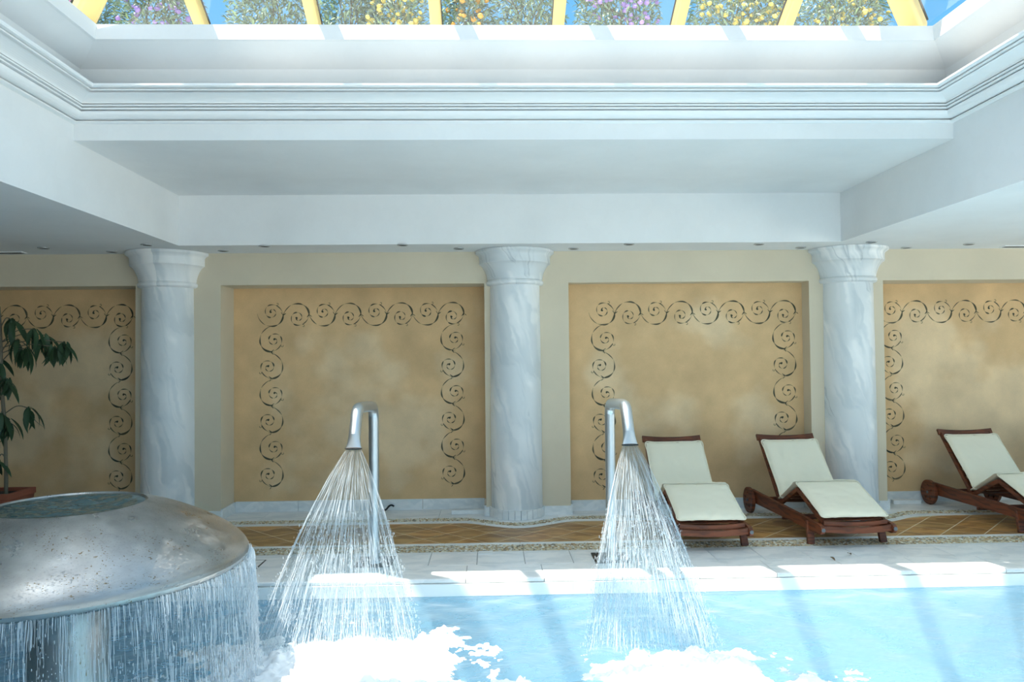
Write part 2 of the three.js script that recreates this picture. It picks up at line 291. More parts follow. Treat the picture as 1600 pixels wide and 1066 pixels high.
// ------------------------------------------------------------------ back wall with niches, painted scroll panels
function scrollPanel(seed, wM, hM, tlx, tly, cols, rows, dx, dy, fromRight) {
  const S = 400, W = Math.round(wM * S), H = Math.round(hM * S), cv = document.createElement('canvas'); cv.width = W; cv.height = H;
  const c = cv.getContext('2d'), im = c.createImageData(W, H), o1 = seed * 13.7, o2 = seed * 7.9;
  for (let y = 0; y < H; y++) for (let x = 0; x < W; x++) {
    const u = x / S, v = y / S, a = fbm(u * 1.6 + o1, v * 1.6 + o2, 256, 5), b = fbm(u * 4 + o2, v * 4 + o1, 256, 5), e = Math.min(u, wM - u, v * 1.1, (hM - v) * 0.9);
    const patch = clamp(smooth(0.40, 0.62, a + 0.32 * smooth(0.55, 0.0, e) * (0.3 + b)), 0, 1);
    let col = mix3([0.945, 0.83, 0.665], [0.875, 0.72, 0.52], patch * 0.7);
    const g = 0.97 + 0.16 * (b - 0.5) + 0.04 * (vnoise(x * 0.7, y * 0.7, 256) - 0.5);
    const o = (y * W + x) * 4; im.data[o] = clamp(col[0] * g, 0, 1) * 255; im.data[o + 1] = clamp(col[1] * g, 0, 1) * 255; im.data[o + 2] = clamp(col[2] * g, 0, 1) * 255; im.data[o + 3] = 255;
  }
  c.putImageData(im, 0, 0);
  const save = rs; rs = seed * 991 + 5;
  const ink = (a) => `rgba(46,48,38,${a})`;
  // one volute of the running vine: the stem swings past on one side, then curls back and winds in. s: side, (cx,cy) centre, rot: running direction
  const TAB = [[-14, 0.158], [25, 0.134], [75, 0.120], [165, 0.118], [210, 0.104], [255, 0.090], [345, 0.067], [435, 0.057], [525, 0.046], [615, 0.030], [700, 0.011]];
  const rad = (d) => { for (let k = 1; k < TAB.length; k++) if (d <= TAB[k][0]) { const [d0, r0] = TAB[k - 1], [d1, r1] = TAB[k]; return r0 + (r1 - r0) * (d - d0) / (d1 - d0); } return 0.011; };
  const volute = (cx, cy, s, rot) => {
    const c0 = Math.cos(rot), s0 = Math.sin(rot), T = (a, b) => [cx + a * c0 - b * s0, cy + a * s0 + b * c0];
    const sp = (d) => { const th = (172 - d) * Math.PI / 180, r = rad(d), k = smooth(120, 330, d); return T(r * Math.cos(th) - 0.006 * k, s * (r * Math.sin(th)) - s * 0.030 * k); };
    const run = (d0, d1, w) => {     // a stencil-cut leaf stroke, thick in the middle, pointed at both ends
      const n = Math.max(6, Math.round((d1 - d0) / 5)), A = [], B = [];
      for (let k = 0; k <= n; k++) { const d = d0 + (d1 - d0) * k / n, p = sp(d), q = sp(d + 1), h = Math.atan2(q[1] - p[1], q[0] - p[0]), hw = Math.max(0.0009, w * Math.pow(Math.sin(Math.PI * Math.pow(k / n, 1.5)), 0.9)); A.push([p[0] - hw * Math.sin(h), p[1] + hw * Math.cos(h)]); B.push([p[0] + hw * Math.sin(h), p[1] - hw * Math.cos(h)]); }
      c.fillStyle = ink(R(0.72, 0.92)); c.beginPath(); A.concat(B.reverse()).forEach((p, k) => k ? c.lineTo(p[0] * S, p[1] * S) : c.moveTo(p[0] * S, p[1] * S)); c.closePath(); c.fill();
    };
    for (const [a, b, w] of [[-12, 48, 0.0030], [52, 112, 0.0052], [104, 176, 0.0066], [182, 238, 0.0034], [243, 300, 0.0044], [306, 372, 0.0030], [378, 440, 0.0050], [446, 520, 0.0032], [526, 600, 0.0030], [604, 690, 0.0040]]) run(a + R(-4, 4), b + R(-4, 4), w * R(1.25, 1.65));
    const m = sp(700); c.fillStyle = ink(0.92); c.beginPath(); c.ellipse(m[0] * S, m[1] * S, 0.0125 * S, 0.0095 * S, 0.5 + rot, 0, Math.PI * 2); c.fill();
    // leaf fork at the junction and a small curled tendril
    const j = sp(168), g = sp(150), h = Math.atan2(j[1] - g[1], j[0] - g[0]);
    for (const o of [-0.75, 0.1, 0.8]) { c.fillStyle = ink(0.88); c.beginPath(); c.moveTo((j[0] + 0.004 * Math.sin(h)) * S, (j[1] - 0.004 * Math.cos(h)) * S); c.quadraticCurveTo((j[0] + 0.024 * Math.cos(h + o * 0.4)) * S, (j[1] + 0.024 * Math.sin(h + o * 0.4)) * S, (j[0] + 0.042 * Math.cos(h + o)) * S, (j[1] + 0.042 * Math.sin(h + o)) * S); c.quadraticCurveTo((j[0] + 0.012 * Math.cos(h + o * 1.6)) * S, (j[1] + 0.012 * Math.sin(h + o * 1.6)) * S, (j[0] - 0.004 * Math.sin(h)) * S, (j[1] + 0.004 * Math.cos(h)) * S); c.fill(); }
    const e = sp(232), t0 = T(0, 0), o = Math.atan2(e[1] - t0[1], e[0] - t0[0]); c.lineWidth = 0.0042 * S; c.strokeStyle = ink(0.75); c.beginPath();
    for (let k = 0; k <= 16; k++) { const a = k / 16 * 4.6, r = 0.017 * (1 - k / 22), x = e[0] + 0.020 * Math.cos(o) + r * Math.cos(o + Math.PI - s * a), y = e[1] + 0.020 * Math.sin(o) + r * Math.sin(o + Math.PI - s * a); k ? c.lineTo(x * S, y * S) : c.moveTo(x * S, y * S); } c.stroke();
  };
  const P = (i, j) => [tlx + (fromRight ? -1 : 1) * i * dx, tly + j * dy];
  for (let i = 0; i < cols; i++) { const [x, y] = P(fromRight ? cols - 1 - i : i, 0); volute(x, y + 0.012, i % 2 ? -1 : 1, 0); }
  for (let j = 1; j < rows; j++) for (const i of [0, cols - 1]) { const [x, y] = P(i, j); volute(x - 0.01, y, j % 2 ? 1 : -1, Math.PI / 2); }
  rs = save;
  const t = new THREE.CanvasTexture(cv); t.colorSpace = THREE.SRGBColorSpace; t.needsUpdate = true; return t;
}
const NICHES = [
  { x0: -6.20, x1: -3.60, z: -8.03, tl: [-3.913, 2.105], right: true },
  { x0: -2.746, x1: -0.069, z: -8.06, tl: [-2.34, 2.102] },
  { x0: 0.797, x1: 3.30, z: -7.86, tl: [1.184, 2.078] },
  { x0: 4.08, x1: 6.68, z: -8.08, tl: [4.385, 2.08] },
];
const LINTEL = 2.375;
{
  const w = structure('wall_back'); w.userData.label = 'cream back wall with recessed ochre panels between piers'; w.userData.category = 'wall';
  const edges = [[ROOM.x0, -6.20], [-3.60, -2.746], [-0.069, 0.797], [3.30, 4.08], [6.68, ROOM.x1]];
  for (const [a, b] of edges) part('pier', box(a, b, -0.02, LINTEL, ROOM.z0, ZW), M.wall, w);
  part('lintel', box(ROOM.x0, ROOM.x1, LINTEL, HC, ROOM.z0, ZW), M.wall, w);
  NICHES.forEach((n, i) => {
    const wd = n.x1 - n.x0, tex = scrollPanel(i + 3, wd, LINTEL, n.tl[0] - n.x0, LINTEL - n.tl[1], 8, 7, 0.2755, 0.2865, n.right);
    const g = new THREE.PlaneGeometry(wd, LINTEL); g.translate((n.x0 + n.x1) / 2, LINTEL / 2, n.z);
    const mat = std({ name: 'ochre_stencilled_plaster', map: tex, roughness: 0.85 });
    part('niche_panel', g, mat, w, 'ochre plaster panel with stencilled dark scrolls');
    part('niche_backing', box(n.x0 - 0.05, n.x1 + 0.05, -0.02, LINTEL + 0.05, ROOM.z0, n.z - 0.003), M.wall, w);
  });
  const b = structure('baseboard_back'); b.userData.label = 'white marble skirting along the back wall'; b.userData.category = 'skirting';
  const run = (x0, x1, z, h) => { const n = Math.max(1, Math.round((x1 - x0) / 0.62)); for (let i = 0; i < n; i++) { const a = x0 + (x1 - x0) * i / n, c = x0 + (x1 - x0) * (i + 1) / n; part('skirting_tile', rbox(c - a - 0.003, h, 0.02, 0.003, (a + c) / 2, h / 2, z + 0.01), M.floorB, b); } };
  for (const n of NICHES) { run(n.x0 + 0.02, n.x1 - 0.02, n.z, 0.112);
    for (const s of [[n.x0, 1], [n.x1, -1]]) part('skirting_tile', rbox(0.02, 0.108, ZW - n.z, 0.003, s[0] + s[1] * 0.01, 0.054, (ZW + n.z) / 2 + 0.01), M.floorB, b); }
  for (const [a, c] of edges) run(a - 0.012, c + 0.012, ZW, 0.092);
}
// other walls of the hall, outside the view; the right-hand one is glazed and lights the room from that side; the front windows are added for fill light
{
  const l = structure('wall_left'); l.userData.label = 'plain wall at the left end of the pool hall, darkened to dim that side'; l.userData.category = 'wall';
  part('wall_face', box(ROOM.x0 - 0.3, ROOM.x0, -1, HC + 0.01, ROOM.z0, ROOM.z1), M.darkEndWall, l);
  const f = structure('wall_front'); f.userData.label = 'unseen wall behind the viewpoint with large windows added for front light'; f.userData.category = 'wall';
  const r = structure('wall_right'); r.userData.label = 'wall with large windows at the right end of the pool hall'; r.userData.category = 'wall';
  const wy0 = 0.06, wy1 = 2.66;
  const glazed = (g, w, B, a0, a1, w0, w1, n) => {   // B(a0,a1,y0,y1,d0,d1): box in wall coordinates, d = depth outwards
    part('wall_face', B(a0, a1, -1, wy0, 0, 0.3), M.sideWall, g); part('wall_face', B(a0, a1, wy1, HC + 0.01, 0, 0.3), M.sideWall, g);
    part('wall_face', B(a0, w0, wy0, wy1, 0, 0.3), M.sideWall, g); part('wall_face', B(w1, a1, wy0, wy1, 0, 0.3), M.sideWall, g);
    for (let i = 0; i <= n; i++) { const c = w0 + (w1 - w0) * i / n; part('mullion', B(c - 0.035, c + 0.035, wy0, wy1, 0.1, 0.17), M.frame, w); }
    for (let i = 0; i < n; i++) { const p = w0 + (w1 - w0) * i / n, q = w0 + (w1 - w0) * (i + 1) / n; part('pane', B(p + 0.03, q - 0.03, wy0, wy1, 0.13, 0.134), M.glass, w); }
  };
  const w2 = structure('window_2'); w2.userData.label = 'row of tall garden windows in the right wall'; w2.userData.category = 'window';
  glazed(r, w2, (a, b, y0, y1, d0, d1) => box(ROOM.x1 + d0, ROOM.x1 + d1, y0, y1, a, b), ROOM.z0, ROOM.z1, -7.5, 4.8, 7);
  const w3 = structure('window_3'); w3.userData.label = 'row of tall unseen windows added behind the viewpoint for front light'; w3.userData.category = 'window';
  glazed(f, w3, (a, b, y0, y1, d0, d1) => box(a, b, y0, y1, ROOM.z1 + d0, ROOM.z1 + d1), ROOM.x0 - 0.3, ROOM.x1 + 0.3, -1.5, 6.6, 5);  // unseen glazing, added and sized to light the back wall from the front
  const g1 = solo('bounce_terrace', box(ROOM.x1 + 0.3, ROOM.x1 + 30, -0.3, -0.05, -25, 30), M.terrace, 'pale unseen terrace added outside the right wall to bounce light in', 'terrace'); g1.userData.kind = 'structure';
  const g2 = solo('bounce_terrace', box(-22, ROOM.x1 + 0.3, -0.3, -0.05, ROOM.z1 + 0.3, 30), M.terrace, 'pale unseen terrace added behind the viewpoint to bounce light in', 'terrace'); g2.userData.kind = 'structure';
}

// ------------------------------------------------------------------ floor
const COLX = [-3.27, 0.245, 3.70], COLZ = -7.69;
const bulge = (x) => { let b = 0; for (const c of [-6.75, ...COLX, 7.1]) { const t = Math.abs(x - c) / 0.56; if (t < 1) b = Math.max(b, 0.5 + 0.5 * Math.cos(Math.PI * t)); } return b; };
const zBack = (x) => -7.353 + 0.255 * Math.pow(bulge(x), 0.85);
{
  const f = structure('floor'); f.userData.label = 'marble pool deck with a brown tiled walkway and mosaic bands'; f.userData.category = 'floor';
  part('bed', box(ROOM.x0, ROOM.x1, -1.2, -0.006, ROOM.z0, -5.53), M.grout, f);
  part('bed', box(ROOM.x0, POOL.x0, -1.2, -0.001, -5.56, ROOM.z1), M.grout, f);
  part('bed', box(POOL.x1, ROOM.x1, -1.2, -0.001, -5.56, ROOM.z1), M.grout, f);
  part('near_deck', box(POOL.x0, POOL.x1, -1.2, 0, POOL.z1 + 0.02, ROOM.z1), M.floorA, f);
  part('side_deck', box(ROOM.x0, POOL.x0 - 0.01, -0.02, 0.0, -5.5, ROOM.z1), M.floorA, f);
  part('side_deck', box(POOL.x1 + 0.01, ROOM.x1, -0.02, 0.0, -5.5, ROOM.z1), M.floorA, f);
  const gap = 0.0025;
  // deck tiles and coping, one piece each
  for (let k = -20; k < 26; k++) {
    const a = -0.5094 + 0.3785 * k, b = a + 0.3785; if (a < ROOM.x0 || b > ROOM.x1) continue;
    part('marble_tile', slabPoly([[a + gap, -6.262], [b - gap, -6.262], [b - gap, -5.866], [a + gap, -5.866]], -0.02, R(-0.0006, 0.0006)), rnd() < 0.5 ? M.floorA : M.floorB, f);
  }
  for (let k = -12; k < 16; k++) {
    const a = -0.7775 + 0.573 * k, b = a + 0.573; if (a < ROOM.x0 || b > ROOM.x1) continue;
    const sh = new THREE.Shape(); sh.moveTo(-5.862, -0.035); sh.lineTo(-5.862, -0.001); sh.lineTo(-5.864, 0); sh.lineTo(-5.515, 0); sh.quadraticCurveTo(-5.5, 0, -5.498, -0.016); sh.quadraticCurveTo(-5.498, -0.034, -5.515, -0.035); sh.closePath();
    const g = new THREE.ExtrudeGeometry(sh, { depth: b - a - gap * 2, bevelEnabled: false, curveSegments: 5 });
    g.applyMatrix4(new THREE.Matrix4().set(0, 0, 1, a + gap, 0, 1, 0, 0, 1, 0, 0, 0, 0, 0, 0, 1));
    { const ix = g.index ? g.toNonIndexed() : g, p = ix.attributes.position; for (let i = 0; i < p.count; i += 3) { const t = [p.getX(i), p.getY(i), p.getZ(i)]; p.setXYZ(i, p.getX(i + 1), p.getY(i + 1), p.getZ(i + 1)); p.setXYZ(i + 1, ...t); } ix.computeVertexNormals(); part('coping_stone', metreUV(toCreasedNormals(ix, 0.6)), M.floorB, f); }
  }
  // front border strip and brown diamonds
  for (let k = -14; k < 16; k++) { const a = 0.232 + 0.653 * k, b = a + 0.653; if (a < ROOM.x0 || b > ROOM.x1) continue; part('border_strip', slabPoly([[a + 0.001, -6.552], [b - 0.001, -6.552], [b - 0.001, -6.474], [a + 0.001, -6.474]], -0.02, 0.001), M.floorB, f); }
  part('brown_bed', box(ROOM.x0, ROOM.x1, -0.02, -0.0014, -7.5, -6.55), M.groutTan, f);
  const P = 0.395, g2 = 0.0065;
  for (let i = -48; i < 50; i++) for (let j = -50; j < 50; j++) {   // x + z = s, x - z = d
    const s = -7.742 + P * i, d = 6.106 + P * j, mx = (s + d) / 2 + P / 2, mz = (s - d) / 2;
    if (mx < ROOM.x0 - 0.3 || mx > ROOM.x1 + 0.3 || mz < -7.5 - 0.1 || mz > -6.45) continue;
    const q = (a, b) => [(a + b) / 2, (a - b) / 2];
    let poly = [q(s + g2, d + g2), q(s + P - g2, d + g2), q(s + P - g2, d + P - g2), q(s + g2, d + P - g2)];
    poly = clipZ(clipZ(poly, -6.552, true), -7.46, false); poly = clipX(clipX(poly, ROOM.x0, false), ROOM.x1, true);
    if (poly.length < 3) continue;
    part('brown_tile', slabPoly(poly, -0.02, R(-0.0005, 0.0), 0.001), M.brown[Math.floor(rnd() * 4)], f);
  }
  // curved back border: white strip pieces, mosaic bed, then marble up to the wall
  const stripPoly = (x0, x1, o0, o1) => { const n = 14, a = [], b = []; for (let i = 0; i <= n; i++) { const x = x0 + (x1 - x0) * i / n; a.push([x, zBack(x) - o0]); b.push([x, zBack(x) - o1]); } return [a, b]; };
  const ribbon = (x0, x1, o0, o1, y, mat, name) => {
    const [a, b] = stripPoly(x0, x1, o0, o1), L = [];
    for (let i = 0; i + 1 < a.length; i++) { L.push([[a[i][0], y, a[i][1]], [a[i + 1][0], y, a[i + 1][1]], [b[i + 1][0], y, b[i + 1][1]], [b[i][0], y, b[i][1]]]); L.push([[a[i][0], -0.02, a[i][1]], [a[i + 1][0], -0.02, a[i + 1][1]], [a[i + 1][0], y, a[i + 1][1]], [a[i][0], y, a[i][1]]]); }
    part(name, quads(L), mat, f);
  };
  for (let k = -13; k < 15; k++) { const a = 0.245 - 0.32 + 0.64 * k, b = a + 0.64; if (a < ROOM.x0 || b > ROOM.x1) continue; ribbon(a + 0.001, b - 0.001, 0, 0.088, 0.003, M.floorB, 'border_strip'); }
  ribbon(ROOM.x0, ROOM.x1 - 0.01, 0.086, 0.24, 0.0005, M.bed, 'mosaic_bed');
  { const n = 200, m = part('mosaic_bed', (() => { const L = []; for (let i = 0; i < n; i++) { const x0 = ROOM.x0 + (ROOM.x1 - ROOM.x0) * i / n, x1 = ROOM.x0 + (ROOM.x1 - ROOM.x0) * (i + 1) / n; L.push([[x0, 0.0005, zBack(x0) - 0.086], [x1, 0.0005, zBack(x1) - 0.086], [x1, 0.0005, zBack(x1) - 0.26], [x0, 0.0005, zBack(x0) - 0.26]]); } return quads(L); })(), M.bed, f); m.position.y = 0.0004; }
  part('mosaic_bed', box(ROOM.x0, ROOM.x1, -0.02, 0.0005, -6.474, -6.264), M.bed, f);
  // marble behind, in tiles
  for (let k = -14; k < 16; k++) for (const [z0, z1] of [[-8.3, -7.90], [-7.90, -7.30]]) {
    const a = 0.05 + 0.6 * k, b = a + 0.6; if (a < ROOM.x0 - 0.2 || b > ROOM.x1 + 0.2) continue;
    let poly = []; const n = 8;
    if (z0 < -8) poly = [[a + gap / 2, z0], [b - gap / 2, z0], [b - gap / 2, z1], [a + gap / 2, z1]];
    else { for (let i = 0; i <= n; i++) { const x = a + gap / 2 + (0.6 - gap) * i / n; poly.push([x, zBack(x) - 0.225]); } poly.push([b - gap / 2, z0], [a + gap / 2, z0]); }
    part('marble_tile', slabPoly(poly, -0.02, 0.0018, 0.0012), M.floorA, f);
  }
  // pebbles of the two mosaic bands
  const stones = [], cols = [];
  const pal = [[0.74, 0.70, 0.56], [0.66, 0.58, 0.40], [0.42, 0.26, 0.12], [0.80, 0.79, 0.72], [0.30, 0.27, 0.20], [0.55, 0.42, 0.24], [0.66, 0.55, 0.36]];
  const m4 = new THREE.Matrix4(), q4 = new THREE.Quaternion(), e4 = new THREE.Euler();
  const scatter = (x, z, y, warm) => { e4.set(0, R(0, 6.28), 0); q4.setFromEuler(e4); m4.compose(V(x, y, z), q4, V(R(0.010, 0.019), 0.0045, R(0.007, 0.013))); stones.push(m4.clone()); const c = pal[Math.floor(Math.pow(rnd(), warm) * pal.length)]; const k = R(0.8, 1.15); cols.push(new THREE.Color().setRGB(c[0] * k, c[1] * k, c[2] * k)); };
  for (let x = -4.4; x < 7.4; x += 0.0215) {
    for (let j = 0; j < 9; j++) scatter(x + R(-0.008, 0.008), -6.458 + j * 0.0226 + R(-0.006, 0.006), 0.002, 0.75);
    for (let j = 0; j < 6; j++) scatter(x + R(-0.008, 0.008), zBack(x) - 0.1 - j * 0.0225 + R(-0.006, 0.006), 0.0025, 1.5);
  }
  const ico = new THREE.IcosahedronGeometry(1, 0), im = new THREE.InstancedMesh(ico, M.pebble, stones.length);
  stones.forEach((m, i) => { im.setMatrixAt(i, m); im.setColorAt(i, cols[i]); });
  im.name = 'mosaic_pebbles'; im.userData = { kind: 'stuff' }; f.add(im);
}

// ------------------------------------------------------------------ pool basin and water
{
  const b = structure('pool_basin'); b.userData.label = 'pale blue swimming pool basin'; b.userData.category = 'pool';
  const { x0, x1, z0, z1, floor, water } = POOL;
  part('pool_floor', box(x0 - 0.1, x1 + 0.1, floor - 0.1, floor, z0 - 0.1, z1 + 0.1), M.liner, b);
  part('pool_wall', box(x0, x1, floor, water + 0.005, z0 - 0.04, z0), M.liner, b);
  part('pool_wall', box(x0, x1, floor, -0.001, z1, z1 + 0.04), M.liner, b);
  part('pool_wall', box(x0 - 0.04, x0, floor, -0.001, z0, z1), M.liner, b);
  part('pool_wall', box(x1, x1 + 0.04, floor, -0.001, z0, z1), M.liner, b);
  for (let k = 0; k < 11; k++) { const a = x0 + 1.18 * k, c = Math.min(x1, a + 1.18); part('rim_tile', rbox(c - a - 0.0008, 0.088, 0.02, 0.002, (a + c) / 2, -0.079, z0 - 0.004), M.linerTop, b); }
  const inlet = thing('pool_inlet', 'round inlet fitting under the water near the pool edge', 'inlet', [0.20, floor, -4.62]);
  const tor = new THREE.TorusGeometry(0.085, 0.010, 8, 32); tor.rotateX(Math.PI / 2); part('ring', tor, M.pipe, inlet);
  const dsc = new THREE.CylinderGeometry(0.08, 0.085, 0.012, 32); dsc.translate(0, 0.004, 0); part('grille', dsc, M.linerTop, inlet);
}
const jets = [{ x: -0.935, spread: 0.5 }, { x: 0.935, spread: 0.40 }];
const waterH = (x, z) => {
  let h = 0.004 * Math.sin(x * 5.1 + z * 3.3) + 0.003 * Math.sin(x * 9.7 - z * 7.1 + 1) + 0.003 * Math.sin(z * 13 + x * 2.2) + 0.0022 * Math.sin(x * 17 + z * 21) + 0.012 * (fbm(x * 1.7 + 20, z * 3.4 + 50, 256, 3) - 0.5);
  for (const j of jets) { const d = Math.hypot(x - j.x, (z + 4.4)); h += 0.012 * Math.exp(-d * 1.3) * Math.sin(d * 26); }
  return h;
};
{
  const { x0, x1, z0, z1, water } = POOL, nx = 420, nz = 190, g = new THREE.PlaneGeometry(x1 - x0, z1 - z0, nx, nz);
  g.rotateX(-Math.PI / 2); g.translate((x0 + x1) / 2, water, (z0 + z1) / 2);
  const p = g.attributes.position; for (let i = 0; i < p.count; i++) p.setY(i, water + waterH(p.getX(i), p.getZ(i)) * smooth(0, 0.12, Math.min(p.getZ(i) - z0, z1 - p.getZ(i))));
  g.computeVertexNormals();
  const uv = g.attributes.uv; for (let i = 0; i < p.count; i++) uv.setXY(i, p.getX(i), p.getZ(i));
  solo('pool_water', g, M.water, 'clear rippling pale blue water filling the pool', 'water', null, 'stuff');
}

// ------------------------------------------------------------------ columns
{
  const labels = ['white marble column behind the steel mushroom fountain', 'white marble column standing between the two water spouts', 'white marble column between the second and third sun lounger'];
  const prof = (pts) => new THREE.LatheGeometry(pts.map(([r, y]) => new THREE.Vector2(r, y)), 64);
  const lathUV = (g, r, oy) => { const uv = g.attributes.uv, p = g.attributes.position; for (let i = 0; i < uv.count; i++) uv.setXY(i, uv.getX(i) * 2 * Math.PI * r, p.getY(i) + oy); return g; };
  COLX.forEach((x, i) => {
    const c = thing('marble_column', labels[i], 'column', [x, 0, COLZ], 'marble columns along the back wall');
    const off = i * 0.47;
    part('shaft', lathUV(toCreasedNormals(prof([[0, 0.06], [0.262, 0.06], [0.262, 1.0], [0.258, 1.8], [0.254, 2.345], [0, 2.345]]).toNonIndexed(), 0.5), 0.262, off), M.marble, c);
    const cap = [[0, 2.342], [0.262, 2.342], [0.278, 2.345], [0.292, 2.356], [0.296, 2.372], [0.290, 2.388], [0.281, 2.393], [0.279, 2.398], [0.284, 2.402]];
    for (let k = 0; k <= 10; k++) { const t = k / 10; cap.push([0.284 + 0.070 * (1 - Math.cos(t * Math.PI / 2)), 2.402 + 0.155 * Math.sin(t * Math.PI / 2) * (0.55 + 0.45 * t)]); }
    cap.push([0.362, 2.560], [0.366, 2.565], [0.366, 2.628], [0.368, 2.640], [0.378, 2.655], [0.396, 2.666], [0.404, 2.672], [0.404, 2.697], [0, 2.697]);
    part('capital', lathUV(toCreasedNormals(prof(cap).toNonIndexed(), 0.5), 0.33, off + 0.3), M.marble, c, 'flaring moulded marble capital');
    // ring of small upright tiles at the foot
    const L = [], n = 28;
    for (let k = 0; k < n; k++) { const g = new RoundedBoxGeometry(2 * Math.PI * 0.275 / n - 0.003, 0.096, 0.02, 1, 0.002); g.translate(0, 0.05, 0.270); g.rotateY(2 * Math.PI * k / n); L.push(g); }
    part('base_tiles', metreUV(mergeGeometries(L)), M.floorB, c, 'ring of small upright white tiles round the column foot');
    const ring = new THREE.CylinderGeometry(0.266, 0.266, 0.094, 48); ring.translate(0, 0.047, 0); part('base_core', metreUV(ring), M.floorA, c);
  });
}

// ------------------------------------------------------------------ steel water spouts with jets
function slotLoft(rings, n = 24) {   // rings: {c, u, v, a, b} ellipse-like cross sections
  const p = [], idx = [];
  rings.forEach((r) => { for (let k = 0; k < n; k++) { const t = k / n * 2 * Math.PI, q = r.c.clone().addScaledVector(r.u, r.a * Math.cos(t)).addScaledVector(r.v, r.b * Math.sin(t)); p.push(q.x, q.y, q.z); } });
  for (let i = 0; i + 1 < rings.length; i++) for (let k = 0; k < n; k++) { const a = i * n + k, b = i * n + (k + 1) % n, c = a + n, d = b + n; idx.push(a, c, b, b, c, d); }
  const g = new THREE.BufferGeometry(); g.setAttribute('position', new THREE.Float32BufferAttribute(p, 3)); g.setIndex(idx); g.computeVertexNormals(); return g;
}
jets.forEach((j, ji) => {
  const side = ji ? 'in front of the first sun lounger' : 'beside the steel mushroom fountain';
  const s = thing('water_spout', 'bent steel pipe water spout ' + side, 'spout', [j.x, 0, -5.95], 'steel water spouts on the pool edge');
  const pts = [V(0, 0, 0), V(0, 0.6, 0), V(0, 1.10, 0), V(0, 1.185, 0.012), V(0, 1.225, 0.05), V(0, 1.24, 0.11), V(0, 1.255, 0.4), V(0, 1.262, 0.64), V(0, 1.248, 0.71), V(0, 1.205, 0.755), V(0, 1.13, 0.80), V(0, 1.085, 0.825)];
  part('pipe', tube(pts, 0.040, 90, 24), M.pipe, s);
  const dir = V(0, -0.88, 0.47).normalize(), nrm = V(0, 0.47, 0.88).normalize(), a = V(0, 1.095, 0.82), rings = [];
  for (let k = 0; k <= 6; k++) { const t = k / 6; rings.push({ c: a.clone().addScaledVector(dir, 0.105 * t), u: V(1, 0, 0), v: nrm, a: 0.0405 + 0.014 * t * t, b: 0.0405 - 0.029 * t }); }
  part('nozzle', slotLoft(rings), M.pipe, s, 'flattened slot nozzle');
  const lip = { ...rings[6] }; part('nozzle_lip', slotLoft([{ ...lip, a: lip.a + 0.003, b: lip.b + 0.003, c: lip.c.clone().addScaledVector(dir, -0.006) }, { ...lip, a: lip.a + 0.003, b: lip.b + 0.003 }]), M.darkPlate, s);
  const plate = rbox(0.285, 0.012, 0.29, 0.003, 0, 0.006, -0.03); part('base_plate', plate, M.darkPlate, s, 'dark square base plate');
  const collar = new THREE.CylinderGeometry(0.052, 0.056, 0.02, 32); collar.translate(0, 0.02, 0); part('collar', collar, M.pipe, s);

  // the fan of water
  const x0 = j.x, path = (a, t, off = 0) => { const sp = 0.05 + (j.spread - 0.05) * Math.pow(t, 0.95); return V(x0 + a * sp, 1.0 - (0.80 * t + 0.325 * t * t), -5.08 + 0.62 * t + off); };
  const w = thing('water_jet', 'fan shaped water jet pouring from the steel spout ' + side, 'water', [0, 0, 0], 'water jets falling into the pool');
  const nu = 40, nt = 40, p = [], uv = [], idx = [];
  for (let k = 0; k <= nt; k++) for (let i = 0; i <= nu; i++) { const t = k / nt, a = -1 + 2 * i / nu, q = path(a, t, 0.012 * Math.sin(a * 19 + t * 4) * t + 0.03 * t * (1 - a * a)); p.push(q.x, q.y, q.z); uv.push(a * 1.6, t * 0.35 + ji * 0.4); }
  for (let k = 0; k < nt; k++) for (let i = 0; i < nu; i++) { const a = k * (nu + 1) + i, b = a + 1, c = a + nu + 1, d = c + 1; idx.push(a, c, b, b, c, d); }
  const g = new THREE.BufferGeometry(); g.setAttribute('position', new THREE.Float32BufferAttribute(p, 3)); g.setAttribute('uv', new THREE.Float32BufferAttribute(uv, 2)); g.setIndex(idx); g.computeVertexNormals();
  part('water_sheet', g, M.jetSheet, w);
  { const b = g.clone(), q = b.attributes.position; for (let i = 0; i < q.count; i++) { const t = Math.floor(i / (nu + 1)) / nt; q.setXYZ(i, x0 + (q.getX(i) - x0) * 0.94, q.getY(i) + 0.004, q.getZ(i) - 0.012 - 0.07 * t + 0.02 * t * Math.sin(i * 1.7)); } b.computeVertexNormals(); part('water_sheet', b, M.jetVeil, w); }
  const S = []; const ring = (P, rad, n, k, T) => { for (let i = 0; i < n; i++) { const t = i / n * 6.283; P.push(k.x + rad * Math.cos(t), k.y, k.z + rad * Math.sin(t)); } };
  const strandGeo = (fn, r0, segs) => { const P = [], I = []; for (let k = 0; k <= segs; k++) { const t = k / segs; ring(P, Math.max(0.0003, r0 * Math.pow(Math.sin(Math.PI * (0.04 + 0.92 * t)), 0.6) * (0.7 + 0.6 * rnd())), 4, fn(t)); } for (let k = 0; k < segs; k++) for (let i = 0; i < 4; i++) { const a = k * 4 + i, b = k * 4 + (i + 1) % 4; I.push(a, a + 4, b, b, a + 4, b + 4); } const q = new THREE.BufferGeometry(); q.setAttribute('position', new THREE.Float32BufferAttribute(P, 3)); q.setIndex(I); q.computeVertexNormals(); return q; };
